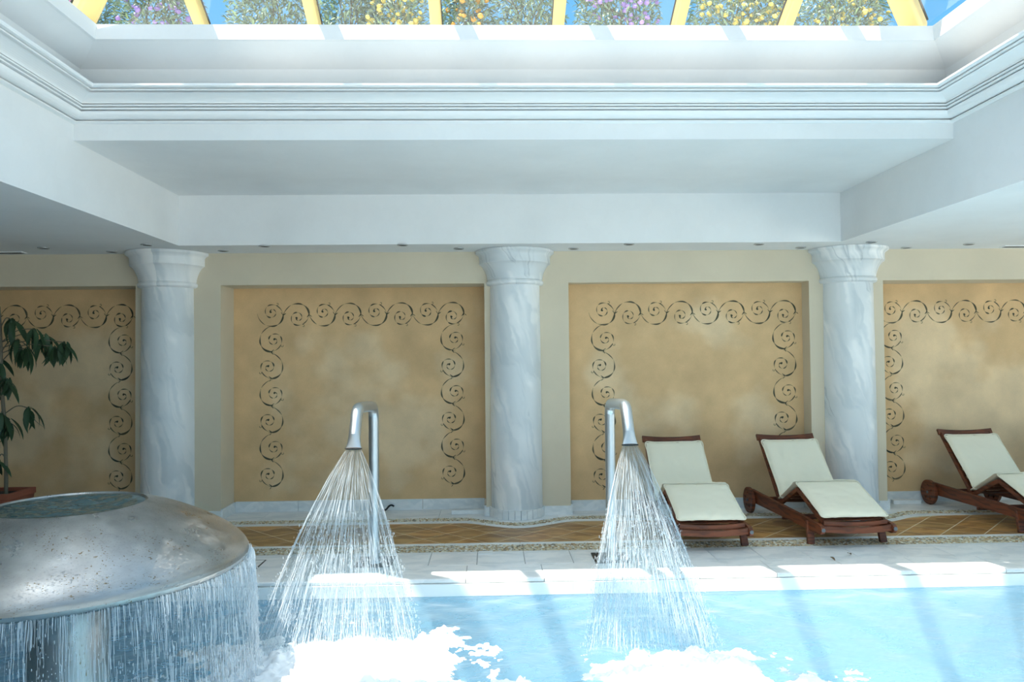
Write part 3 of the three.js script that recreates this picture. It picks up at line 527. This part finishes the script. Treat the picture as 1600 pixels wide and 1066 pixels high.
  for (let n = 0; n < 900; n++) {
    const edge = n < 26, a = edge ? (n % 2 ? 1 : -1) * R(0.975, 1.0) : R(-1, 1) * (0.86 + 0.14 * rnd()), t0 = edge ? R(0, 0.5) : Math.pow(rnd(), 0.62) * 0.93, len = edge ? R(0.3, 0.5) : R(0.04, 0.24), off = R(-1, 1), w0 = R(0, 6);
    S.push(strandGeo((t) => { const T = Math.min(1.0, t0 + len * t), q = path(a + 0.006 * Math.sin(w0 + T * 30), T, off * (0.006 + 0.05 * T) + 0.03 * T * (1 - a * a)); q.x += 0.004 * Math.sin(w0 * 3 + T * 60) * T; return q; }, R(0.0005, 0.0014) * (0.7 + 0.9 * t0), 5));
  }
  const st = part('water_streaks', mergeGeometries(S), M.strand, w); st.userData.kind = 'stuff';
  // droplets and mist in the lower part
  const n = 3600, im = new THREE.InstancedMesh(new THREE.IcosahedronGeometry(1, 0), M.strand, n), m4 = new THREE.Matrix4();
  for (let i = 0; i < n; i++) { const t = 0.35 + 0.65 * Math.pow(rnd(), 0.55), q = path(R(-1.08, 1.08), t, R(-0.14, 0.14) * t), r = R(0.0007, 0.0026); m4.makeScale(r, r * R(1, 6), r); m4.setPosition(q.x, Math.max(POOL.water, q.y), q.z); im.setMatrixAt(i, m4); }
  im.name = 'droplets'; im.userData = { kind: 'stuff' }; w.add(im);

  // foam where it lands
  const cx = x0 + (ji ? 0.18 : 0.02), cz = ji ? -4.02 : -4.28, hx = ji ? 0.62 : 0.86, hz = ji ? 0.30 : 0.50, N = 260, fp = [], fi = [], keep = [];
  for (let b = 0; b <= N; b++) for (let a = 0; a <= N; a++) {
    const u = -1.5 + 3 * a / N, v = -1.5 + 3 * b / N, x = cx + u * hx, z = cz + v * hz, rr = Math.hypot(u, v), nn = fbm(x * 6 + 7, z * 6 + 90, 256, 5), n2 = fbm(x * 22, z * 22 + 40, 256, 3);
    const m = 1.0 - rr + (nn - 0.5) * 1.7 + (n2 - 0.5) * 0.5; fp.push(x, POOL.water + 0.002 + clamp(m, 0, 1.2) * 0.05 * (0.5 + nn) + (n2 - 0.5) * 0.05 * smooth(0, 0.5, m), z); keep.push(m > 0.01);
  }
  for (let b = 0; b < N; b++) for (let a = 0; a < N; a++) { const k = b * (N + 1) + a; if (keep[k] && keep[k + 1] && keep[k + N + 1] && keep[k + N + 2]) fi.push(k, k + N + 1, k + 1, k + 1, k + N + 1, k + N + 2); }
  const fg = new THREE.BufferGeometry(); fg.setAttribute('position', new THREE.Float32BufferAttribute(fp, 3)); fg.setIndex(fi); fg.computeVertexNormals();
  solo('splash_foam', fg, M.foam, ji ? 'white foam on the water under the right water jet' : 'broad white foam on the water under the left water jet', 'foam', null, 'stuff');
});

// ------------------------------------------------------------------ mushroom fountain
{
  const cx = -2.21, cz = -3.99, f = thing('mushroom_fountain', 'large steel mushroom fountain standing in the pool', 'fountain', [cx, POOL.floor, cz]);
  const base = -POOL.floor;
  const pr = [[0.0, 0.50], [0.20, 0.50], [0.80, 0.525], [0.866, 0.532], [0.880, 0.545], [0.884, 0.562]];
  { const cv = new THREE.CatmullRomCurve3([[0.884, 0.563], [0.879, 0.585], [0.858, 0.616], [0.80, 0.668], [0.71, 0.725], [0.60, 0.782], [0.48, 0.832], [0.375, 0.864]].map(([r, y]) => V(r, y, 0))); for (let k = 0; k <= 40; k++) { const q = cv.getPoint(k / 40); pr.push([q.x, q.y]); } }
  pr.push([0.368, 0.866], [0.358, 0.862], [0.345, 0.835], [0.0, 0.80]);
  const g = new THREE.LatheGeometry(pr.map(([r, y]) => new THREE.Vector2(r, y + base)), 128); part('dome', g, M.steel, f, 'brushed steel dome with a hollowed top');
  const st = new THREE.LatheGeometry([[0.19, 0], [0.19, 1.1], [0.2, 1.25], [0.26, 1.3]].map(([r, y]) => new THREE.Vector2(r, y)), 48); part('stem', st, M.steel, f);
  // water welling up in the top
  const n = 56, p = [], idx = [], uv = [];
  for (let i = 0; i <= n; i++) for (let k = 0; k < 96; k++) { const r = 0.362 * i / n, t = k / 96 * 6.2832, x = r * Math.cos(t), z = r * Math.sin(t), nn = fbm((x + 4) * 9, (z + 4) * 9, 256, 4) - 0.5; p.push(x, base + 0.858 + nn * 0.045 * (1 - Math.pow(i / n, 4)), z); uv.push(x, z); }
  for (let i = 0; i < n; i++) for (let k = 0; k < 96; k++) { const a = i * 96 + k, b = i * 96 + (k + 1) % 96; idx.push(a, b, a + 96, b, b + 96, a + 96); }
  const wg = new THREE.BufferGeometry(); wg.setAttribute('position', new THREE.Float32BufferAttribute(p, 3)); wg.setAttribute('uv', new THREE.Float32BufferAttribute(uv, 2)); wg.setIndex(idx); wg.computeVertexNormals();
  part('welling_water', wg, phys({ name: 'welling_water', color: lin(0.10, 0.17, 0.17), roughness: 0.06, ior: 1.33, transmission: 0.35, thickness: 0 }), f, 'dark water welling up in the top of the dome');
  // curtain
  const S = [];
  const strand = (fn, r0, segs) => { const P = [], I = []; for (let k = 0; k <= segs; k++) { const c = fn(k / segs), rad = r0 * (0.35 + 1.0 * rnd()); for (let i = 0; i < 4; i++) { const t = i / 4 * 6.283; P.push(c.x + rad * Math.cos(t), c.y, c.z + rad * Math.sin(t)); } } for (let k = 0; k < segs; k++) for (let i = 0; i < 4; i++) { const a = k * 4 + i, b = k * 4 + (i + 1) % 4; I.push(a, b, a + 4, b, b + 4, a + 4); } const q = new THREE.BufferGeometry(); q.setAttribute('position', new THREE.Float32BufferAttribute(P, 3)); q.setIndex(I); q.computeVertexNormals(); return q; };
  for (let k = 0; k < 4600; k++) {
    const t = R(0, 6.2832), r0 = 0.884 + R(0, 0.022), top = rnd() < 0.3 ? 0.545 : R(-0.08, 0.52), len = rnd() < 0.12 ? R(0.2, 0.45) : R(0.025, 0.16), ph = R(0, 6);
    S.push(strand((u) => { const y = Math.max(POOL.water - 0.01, top - len * u), d = 0.545 - y, r = r0 + 0.045 * Math.sqrt(Math.max(0, d)) + 0.002 * Math.sin(ph + y * 40); const tt = t + 0.0022 * Math.sin(ph * 2 + y * 22); return V(cx + r * Math.cos(tt), y, cz + r * Math.sin(tt)); }, R(0.0006, 0.0019), Math.max(3, Math.round(len * 24))));
  }
  const c = thing('water_curtain', 'curtain of falling water strands round the mushroom fountain rim', 'water', [0, 0, 0]);
  const sm = part('water_strands', mergeGeometries(S), M.strand, c); sm.userData.kind = 'stuff';
  const nd = 6000, im = new THREE.InstancedMesh(new THREE.IcosahedronGeometry(1, 0), M.strand, nd), m4 = new THREE.Matrix4();
  for (let i = 0; i < nd; i++) { const y = 0.54 - 0.66 * Math.pow(rnd(), 0.7), t = R(0, 6.2832), r = 0.884 + 0.045 * Math.sqrt(0.545 - y) + R(-0.015, 0.04), s = R(0.0006, 0.0022); m4.makeScale(s, s * R(1, 6), s); m4.setPosition(cx + r * Math.cos(t), y, cz + r * Math.sin(t)); im.setMatrixAt(i, m4); }
  im.name = 'droplets'; im.userData = { kind: 'stuff' }; c.add(im);
}

// ------------------------------------------------------------------ sun loungers and cushions
function pad(w, l, t, seed) {   // puffy cushion panel, x across, z along, y up; origin at its middle
  const nx = 34, nz = 38, top = [], bot = [], p = [], uv = [], idx = [];
  const f = (u, v) => Math.pow(Math.max(0, 1 - Math.pow(Math.abs(u), 7)), 0.5) * Math.pow(Math.max(0, 1 - Math.pow(Math.abs(v), 7)), 0.5);
  for (const s of [1, -1]) for (let j = 0; j <= nz; j++) for (let i = 0; i <= nx; i++) {
    const u = -1 + 2 * i / nx, v = -1 + 2 * j / nz, wob = 0.010 * (vnoise(u * 5 + seed * 9 + 30, v * 5 + 20, 256) - 0.5) + 0.007 * (vnoise(u * 16 + seed * 5 + 60, v * 4 + 10, 256) - 0.5) * v * v + 0.006 * (vnoise(v * 14 + 70, u * 4 + seed + 10, 256) - 0.5) * u * u;
    const x = u * w / 2 * (1 - 0.012 * v * v * 0 + 0.022 * (vnoise(v * 9 + seed * 3 + 50, 4.5, 256) - 0.5)), z = v * l / 2 + 0.016 * (vnoise(u * 7 + 80 + seed, 9, 256) - 0.5);
    p.push(x, s * (t / 2) * f(u, v) * (0.86 + 0.14 * (1 - u * u) * (1 - v * v)) + wob * f(u, v), z); uv.push(x, z);
  }
  const N = (nx + 1) * (nz + 1);
  for (let j = 0; j < nz; j++) for (let i = 0; i < nx; i++) { const a = j * (nx + 1) + i, b = a + 1, c = a + nx + 1, d = c + 1; idx.push(a, c, b, b, c, d, N + a, N + b, N + c, N + b, N + d, N + c); }
  const g = new THREE.BufferGeometry(); g.setAttribute('position', new THREE.Float32BufferAttribute(p, 3)); g.setAttribute('uv', new THREE.Float32BufferAttribute(uv, 2)); g.setIndex(idx); g.computeVertexNormals(); return g;
}
function pipingOf(w, l) { const a = w / 2 + 0.002, b = l / 2 + 0.002, pts = []; const n = 6; const seg = (x0, z0, x1, z1) => { for (let i = 0; i < n; i++) pts.push(V(x0 + (x1 - x0) * i / n, R(-0.002, 0.002), z0 + (z1 - z0) * i / n)); }; seg(-a, -b, a, -b); seg(a, -b, a, b); seg(a, b, -a, b); seg(-a, b, -a, -b); return tube(pts, 0.0055, 120, 6, true); }
function along(mesh, a, b, lift) {   // lay a pad whose +z runs from a to b (points [z,y]) at x = 0
  const dz = b[0] - a[0], dy = b[1] - a[1], ang = Math.atan2(dy, dz), nz = -Math.sin(ang), ny = Math.cos(ang);
  mesh.rotation.x = -ang; mesh.position.set(0, (a[1] + b[1]) / 2 + ny * lift, (a[0] + b[0]) / 2 + nz * lift); return mesh;
}
const HIP = [0.60, 0.205], HEAD = [0.115, 0.765], KNEE = [0.985, 0.405], FOOT = [1.46, 0.205];
function makeLounger(label) {
  const t = thing('sun_lounger', label, 'sun lounger', [0, 0, 0], 'wooden sun loungers along the back wall');
  const X = 0.305;
  const railShape = new THREE.Shape(); railShape.moveTo(-0.05, 0.13); railShape.lineTo(-0.05, 0.205); railShape.quadraticCurveTo(-0.045, 0.232, 0.0, 0.234); railShape.lineTo(1.44, 0.203); railShape.quadraticCurveTo(1.535, 0.2, 1.54, 0.165); railShape.quadraticCurveTo(1.54, 0.125, 1.49, 0.122); railShape.lineTo(0.0, 0.115); railShape.closePath();
  for (const s of [-1, 1]) {
    const g = new THREE.ExtrudeGeometry(railShape, { depth: 0.026, bevelEnabled: true, bevelSize: 0.004, bevelThickness: 0.004, bevelSegments: 2 });
    g.rotateY(-Math.PI / 2); g.translate(s * X + 0.013, 0, 0);
    part('side_rail', metreUV(g), M.wood, t);
    // wheel at the head end
    const ws = new THREE.Shape(); ws.absarc(0, 0, 0.126, 0, Math.PI * 2, false); for (let k = 0; k < 5; k++) { const h = new THREE.Path(); h.absarc(0.07 * Math.cos(k * 1.2566 + 0.3), 0.07 * Math.sin(k * 1.2566 + 0.3), 0.017, 0, Math.PI * 2, true); ws.holes.push(h); }
    const wg = new THREE.ExtrudeGeometry(ws, { depth: 0.026, bevelEnabled: true, bevelSize: 0.004, bevelThickness: 0.004, bevelSegments: 2, curveSegments: 40 }); wg.rotateY(Math.PI / 2); wg.translate(s * (X + 0.042) - 0.013, 0.131, 0.02);
    const wheel = part('wheel', metreUV(wg), M.wood, t, 'wooden disc wheel with five holes'); const hub = new THREE.CylinderGeometry(0.014, 0.014, 0.05, 16); hub.rotateZ(Math.PI / 2); hub.translate(s * (X + 0.042), 0.131, 0.02); part('hub', hub, M.bolt, wheel);
    part('leg', between(V(s * X, 0.19, 1.285), V(s * (X + 0.012), 0.001, 1.335), 0.034, 0.062, V(1, 0, 0)).rotateZ(0), M.wood, t);
    const bolt = new THREE.CylinderGeometry(0.016, 0.016, 0.012, 20); bolt.rotateX(Math.PI / 2); bolt.translate(s * X, 0.163, 1.54); part('bolt', bolt, M.bolt, t, 'grey bolt head');
    part('back_stile', between(V(s * 0.262, HIP[1] - 0.02, HIP[0] + 0.02), V(s * 0.262, HEAD[1], HEAD[0]), 0.028, 0.045, V(0, 0.7, 0.7)), M.wood, t);
    part('seat_stile', between(V(s * 0.262, HIP[1], HIP[0]), V(s * 0.262, KNEE[1], KNEE[0]), 0.028, 0.04), M.wood, t);
    part('leg_stile', between(V(s * 0.262, KNEE[1], KNEE[0]), V(s * 0.262, FOOT[1], FOOT[0]), 0.028, 0.04), M.wood, t);
  }
  const axle = new THREE.CylinderGeometry(0.013, 0.013, 0.66, 12); axle.rotateZ(Math.PI / 2); axle.translate(0, 0.131, 0.02); part('axle', axle, M.wood, t);
  for (const [z, y] of [[0.18, 0.165], [0.72, 0.10], [1.29, 0.155]]) part('crossbar', rbox(0.6, 0.045, 0.03, 0.005, 0, y, z), M.wood, t);
  const curved = (w, h, d, sag, back) => { const g = new THREE.BoxGeometry(w, h, d, 24, 2, 1), p = g.attributes.position; for (let i = 0; i < p.count; i++) { const u = p.getX(i) / (w / 2), k = 1 - u * u; p.setY(i, p.getY(i) - sag * k); p.setZ(i, p.getZ(i) - back * k); } g.computeVertexNormals(); return metreUV(g); };
  const slats = (a, b, n) => { for (let i = 0; i < n; i++) { const k = (i + 0.5) / n, m = part('slat', curved(0.52, 0.012, 0.055, 0.008, 0), M.wood, t); m.position.set(0, a[1] + (b[1] - a[1]) * k + 0.012, a[0] + (b[0] - a[0]) * k); m.rotation.x = -Math.atan2(b[1] - a[1], b[0] - a[0]); } };
  slats(HIP, HEAD, 8); slats(HIP, KNEE, 4); slats(KNEE, FOOT, 5);
  const top = part('top_rail', curved(0.585, 0.062, 0.024, 0.012, 0.014), M.wood, t, 'curved wooden head rail'); top.position.set(0, HEAD[1] + 0.012, HEAD[0] - 0.008); top.rotation.x = -0.55;
  const e1 = part('end_rail', curved(0.59, 0.050, 0.024, 0.016, -0.012), M.wood, t, 'bowed rail at the foot end'); e1.position.set(0, 0.168, 1.505);
  const e2 = part('end_rail', curved(0.54, 0.032, 0.022, 0.014, -0.010), M.wood, t); e2.position.set(0, 0.212, 1.475);
  return t;
}
function makeCushion(label) {
  const c = thing('lounger_cushion', label, 'cushion', [0, 0, 0], 'cream cushions on the sun loungers');
  const put = (name, w, l, a, b, lift, seed) => { const m = along(part(name, pad(w, l, 0.062, seed), M.cloth, c), a, b, lift); part('piping', pipingOf(w, l), M.cloth, m); return m; };
  put('back_pad', 0.555, 0.66, [0.635, 0.225], [0.155, 0.735], -0.048, 1);
  put('seat_pad', 0.55, 0.42, [0.63, 0.215], [0.975, 0.42], 0.05, 2);
  put('leg_pad', 0.555, 0.53, [0.972, 0.415], [1.452, 0.217], 0.048, 3);
  return c;
}
{
  const spots = [[1.80, 0, -7.625], [2.965, 0, -7.655], [5.0, 0, -7.93], [6.17, 0, -7.91]];
  const lab = ['wooden sun lounger partly behind the right water jet', 'middle of three wooden sun loungers, just left of the right marble column', 'rightmost wooden sun lounger in view, cut by the frame edge', 'wooden sun lounger standing beyond the right edge of the view'];
  const cl = ['cream cushion on the sun lounger behind the right water jet', 'cream cushion on the middle sun lounger, left of the right column', 'cream cushion on the rightmost sun lounger in view', 'cream cushion on the sun lounger beyond the right edge of the view'];
  const l0 = makeLounger(lab[0]), c0 = makeCushion(cl[0]);
  spots.forEach((s, i) => {
    const l = i ? copyOf(l0, lab[i], s) : l0, c = i ? copyOf(c0, cl[i], s) : c0;
    for (const o of [l, c]) { o.position.set(...s); o.rotation.y = [0.0, 0.03, 0.02, 0.01][i]; }
  });
}

// ------------------------------------------------------------------ potted tree by the left wall
function blade(l, w, droop) {
  const n = 6, p = [], idx = [];
  for (let i = 0; i <= n; i++) { const t = i / n, h = w * Math.pow(Math.sin(Math.PI * Math.min(1, 0.04 + 0.96 * t)), 0.8) / 2, y = -droop * l * t * t, z = l * t * (1 - 0.2 * droop * t); p.push(-h, y + h * 0.35, z, 0, y, z, h, y + h * 0.35, z); }
  for (let i = 0; i < n; i++) for (let k = 0; k < 2; k++) { const a = i * 3 + k, b = a + 1, c = a + 3, d = c + 1; idx.push(a, c, b, b, c, d); }
  const g = new THREE.BufferGeometry(); g.setAttribute('position', new THREE.Float32BufferAttribute(p, 3)); g.setIndex(idx); g.computeVertexNormals(); return g;
}
{
  const bx = -4.70, bz = -7.30, pl = thing('potted_tree', 'slim indoor tree with drooping dark leaves in terracotta planter', 'plant', [bx, 0, bz]);
  const sh = new THREE.Shape(); const s = 0.21; sh.moveTo(-s, -s); sh.lineTo(s, -s); sh.lineTo(s, s); sh.lineTo(-s, s); sh.closePath(); const ho = new THREE.Path(); const q = 0.185; ho.moveTo(-q, -q); ho.lineTo(-q, q); ho.lineTo(q, q); ho.lineTo(q, -q); ho.closePath(); sh.holes.push(ho);
  const rim = new THREE.ExtrudeGeometry(sh, { depth: 0.05, bevelEnabled: true, bevelSize: 0.004, bevelThickness: 0.004, bevelSegments: 1 }); rim.rotateX(-Math.PI / 2); rim.translate(0, 0.335, 0);
  const body = new THREE.CylinderGeometry(0.205 * Math.SQRT2, 0.165 * Math.SQRT2, 0.335, 4, 1); body.rotateY(Math.PI / 4); body.translate(0, 0.1675, 0);
  const pot = part('planter', metreUV(body), M.terra, pl, 'square terracotta planter'); part('rim', metreUV(rim), M.terra, pot);
  part('soil', box(-0.187, 0.187, 0.32, 0.355, -0.187, 0.187), M.soil, pl);
  const trunkPts = [V(0.06, 0.33, 0), V(0.065, 0.6, 0.01), V(0.045, 1.0, 0), V(0.02, 1.4, 0.01), V(0.0, 1.8, 0), V(-0.015, 2.15, 0.01)];
  part('trunk', tube(trunkPts, 0.017, 40, 10), M.bark, pl);
  const knots = [V(-0.025, 1.66, 0.02), V(0.12, 2.02, 0.03), V(0.34, 1.93, 0.04), V(0.27, 1.74, 0.05), V(0.42, 1.87, -0.02), V(0.52, 1.76, 0.05), V(0.60, 1.80, 0.0), V(0.17, 1.82, 0.02), V(0.08, 1.45, 0.03), V(0.03, 1.12, 0.04), V(0.08, 1.06, -0.02), V(0.30, 1.17, 0.03), V(0.0, 0.70, 0.03), V(-0.25, 1.75, 0.05), V(-0.32, 1.35, 0.0), V(-0.2, 2.0, 0.05), V(-0.12, 1.1, 0.08)];
  const stems = [[0, 1.62], [0, 1.95], [0, 1.8], [0.01, 1.62], [0, 1.8], [0.005, 1.7], [0, 1.75], [0, 1.7], [0.02, 1.4], [0.04, 1.08], [0.045, 1.0], [0.04, 1.12], [0.06, 0.68], [0, 1.62], [0.02, 1.3], [0, 1.9], [0.04, 1.05]];
  const leaves = [blade(0.24, 0.06, 0.5), blade(0.20, 0.055, 0.9), blade(0.27, 0.062, 0.3)];
  knots.forEach((k, i) => {
    const a = V(stems[i][0], stems[i][1], 0), mid = a.clone().lerp(k, 0.5).add(V(0, 0.05, 0));
    part('twig', tube([a, mid, k], 0.005, 12, 6), M.bark, pl);
    const n = i === 0 || i === 9 ? 13 : 8;
    for (let j = 0; j < n; j++) { const m = part('leaf', leaves[j % 3], M.leafDark, pl); m.position.copy(k).add(V(R(-0.02, 0.02), R(-0.02, 0.02), R(-0.02, 0.02))); m.rotation.set(R(0.5, 1.35), j / n * 6.283 + R(-0.4, 0.4), R(-0.3, 0.3), 'YXZ'); m.scale.setScalar(R(0.75, 1.05)); }
  });
}

// ------------------------------------------------------------------ flowering shrubs on the roof, beyond the far glass
{
  const lg = blade(0.055, 0.014, 0.3);
  const petal = (() => { const g = mergeVertices(new THREE.IcosahedronGeometry(1, 2).deleteAttribute('normal').deleteAttribute('uv')), p = g.attributes.position; for (let i = 0; i < p.count; i++) { const k = 0.78 + 0.5 * vnoise(p.getX(i) * 4 + 9, p.getY(i) * 4 + p.getZ(i) * 3 + 9, 256); p.setXYZ(i, p.getX(i) * k, p.getY(i) * k * 0.8, p.getZ(i) * k); } g.computeVertexNormals(); return g; })();
  // x, half width, height, flower material, name, flower count, label
  const list = [
    [-3.02, 0.25, 0.75, 'magenta', 30, 'magenta flowering shrub in the corner beyond the skylight'], [-2.45, 0.34, 0.62, 'purple', 40, 'shrub with pale purple flowers next to the magenta one'],
    [-1.62, 0.36, 0.66, null, 0, 'grey green leafy shrub without flowers, second rafter bay'], [-1.05, 0.24, 0.72, null, 0, 'dark leafy shrub left of the yellow flowers'], [-0.70, 0.27, 0.55, 'yellow', 66, 'small yellow flowering shrub left of the middle rafter'],
    [-0.16, 0.22, 0.52, 'orange', 34, 'orange and yellow flowering shrub right of the middle rafter'], [0.30, 0.30, 0.68, null, 0, 'bushy grey leafy shrub before the fourth rafter'], [0.98, 0.34, 0.60, 'purple', 55, 'purple flowering shrub right of the fourth rafter'],
    [1.95, 0.46, 0.58, 'yellow', 90, 'wide yellow flowering shrub between the last two rafters'], [2.72, 0.36, 0.56, 'yellow', 40, 'yellow flowering shrub nearest the right corner'],
  ];
  for (const [x, hw, h, fm, nf, label] of list) {
    const z = -6.12, s = thing('flowering_shrub', label, 'shrub', [x * 1.09, 4.09, z], 'shrubs on the roof beyond the skylight');
    const N = Math.round(3000 * hw / 0.35), im = new THREE.InstancedMesh(lg, M.leafGrey, N), m4 = new THREE.Matrix4(), q = new THREE.Quaternion(), e = new THREE.Euler(), col = new THREE.Color();
    const at = () => { const a = R(0, 6.283), k = Math.pow(rnd(), 0.45), yy = rnd(), wv = Math.pow(1 - Math.pow(Math.abs(yy * 2 - 0.9) / 1.15, 3), 0.5); return V(Math.cos(a) * k * hw * wv, 0.03 + yy * h, Math.sin(a) * k * Math.min(hw, 0.33) * wv); };
    for (let i = 0; i < N; i++) { const p = at(); e.set(R(-1.2, 0.6), Math.atan2(p.x, p.z) + R(-0.9, 0.9), R(-0.6, 0.6), 'YXZ'); q.setFromEuler(e); const k = R(0.7, 1.25); m4.compose(p, q, V(k, k, k)); im.setMatrixAt(i, m4); const c = R(0.5, 1.45); col.setRGB(c, c * R(0.95, 1.1), c * R(0.8, 1.2)); im.setColorAt(i, col); }
    im.name = 'foliage'; im.userData = { kind: 'stuff' }; s.add(im);
    for (let k = 0; k < 5; k++) part('stem', tube([V(R(-0.04, 0.04), 0, R(-0.04, 0.04)), V(R(-0.1, 0.1) * hw * 4, h * 0.45, R(-0.08, 0.08)), V(R(-0.8, 0.8) * hw, h * 0.85, R(-0.15, 0.15))], 0.006, 8, 5), M.bark, s);
    for (let k = 0; k < nf; k++) { const p = at(); p.y = R(0.14, h * 0.95); p.z = Math.abs(p.z) * 0.9 + 0.06; const r = R(0.014, 0.023), m = part('flower', petal, M[fm], s); m.position.copy(p); m.rotation.set(R(0, 3), R(0, 3), 0); m.scale.setScalar(r); }
  }
}

// ------------------------------------------------------------------ ceiling fittings
{
  const spots = [[-4.248, -7.214], [-3.745, -7.491], [-3.209, -7.056], [-2.648, -7.473], [-2.156, -7.177], [-0.84, -7.16], [-0.315, -7.42], [0.831, -7.467], [1.342, -7.195], [2.63, -7.245], [3.149, -7.5], [3.704, -7.16], [4.266, -7.55], [4.777, -7.329]];
  const where = ['nearest the left edge of the view', 'left of the left column capital', 'just before the left column capital', 'just right of the left column capital', 'second one right of the left column capital', 'above the left spout', 'left of the middle column capital', 'right of the middle column capital', 'left of centre above the panel behind the loungers', 'right of centre above the panel behind the loungers', 'left of the right column capital', 'just before the right column capital', 'right of the right column capital', 'nearest the right edge of the view'];
  const ringG = new THREE.TorusGeometry(0.046, 0.007, 8, 32); ringG.rotateX(Math.PI / 2);
  const cone = new THREE.CylinderGeometry(0.043, 0.036, 0.006, 28); cone.translate(0, 0.0, 0);
  spots.forEach(([x, z], i) => {
    const d = thing('recessed_downlight', 'unlit recessed ceiling downlight, ' + where[i], 'downlight', [x, HC - 0.004, z], 'downlights in the low ceiling along the back wall');
    part('ring', ringG, M.chrome, d); part('lamp', cone, M.lampHole, d, 'dark unlit lamp');
  });
  for (const [x, w, l] of [[-4.82, 0.44, 'slot air vent in the ceiling at the left edge of the view'], [5.48, 0.50, 'slot air vent in the ceiling at the right edge of the view']]) {
    const v = thing('air_vent', l, 'vent', [x, HC, -7.5], 'slot vents in the low ceiling');
    part('frame', rbox(w, 0.012, 0.10, 0.003, 0, -0.004, 0), M.ceiling, v);
    for (const dz of [-0.024, 0.0, 0.024]) part('slot', box(-w / 2 + 0.02, w / 2 - 0.02, -0.012, -0.006, dz - 0.008, dz + 0.008), M.lampHole, v);
  }
}
// ------------------------------------------------------------------ small things on the floor
{
  const h = thing('floor_hatch', 'square floor hatch with a dark joint beside the fountain', 'hatch', [-1.95, 0.001, -5.985]);
  part('lid', rbox(0.232, 0.004, 0.228, 0.001, 0, 0.0005, 0), M.floorA, h);
  for (const s of [-1, 1]) { part('joint', box(-0.125, 0.125, -0.001, 0.0022, s * 0.119 - 0.005, s * 0.119 + 0.005), M.darkPlate, h); part('joint', box(s * 0.121 - 0.005, s * 0.121 + 0.005, -0.001, 0.0022, -0.124, 0.124), M.darkPlate, h); }
  solo('cover_plate', rbox(0.112, 0.006, 0.092, 0.002, -0.066, 0.003, -6.215), M.floorB, 'small white cover plate set in the deck tiles', 'cover plate');
  solo('marble_offcut', rbox(0.345, 0.042, 0.06, 0.004, -0.258, 0.021, -7.80), M.floorB, 'low white marble bar on the floor left of the middle column', 'marble bar');
  solo('marble_offcut', rbox(0.30, 0.042, 0.06, 0.004, 4.43, 0.021, -7.96), M.floorB, 'low white marble bar on the floor right of the right column', 'marble bar');
  solo('rubber_scrap', tube([V(-1.165, 0.012, -7.985), V(-1.135, 0.014, -8.0), V(-1.10, 0.05, -8.01), V(-1.075, 0.058, -8.012), V(-1.05, 0.048, -8.005)], 0.010, 24, 8), M.black, 'bent black rubber scrap on the floor behind the left spout', 'scrap');
  const lf = blade(0.05, 0.03, 0.4);
  for (const [x, z, r, l] of [[2.631, -5.827, 0.5, 'curled dry leaf nearest the pool edge below the second lounger'], [2.822, -5.928, 2.2, 'curled dry leaf farther from the pool below the second lounger']]) { const m = solo('dry_leaf', lf, M.dry, l, 'leaf', 'dry leaves on the deck'); m.position.set(x, 0.022, z); m.rotation.y = r; }
}

scene.traverse((o) => { if (o.isMesh) { o.castShadow = true; o.receiveShadow = true; } });
renderer.render(scene, camera);
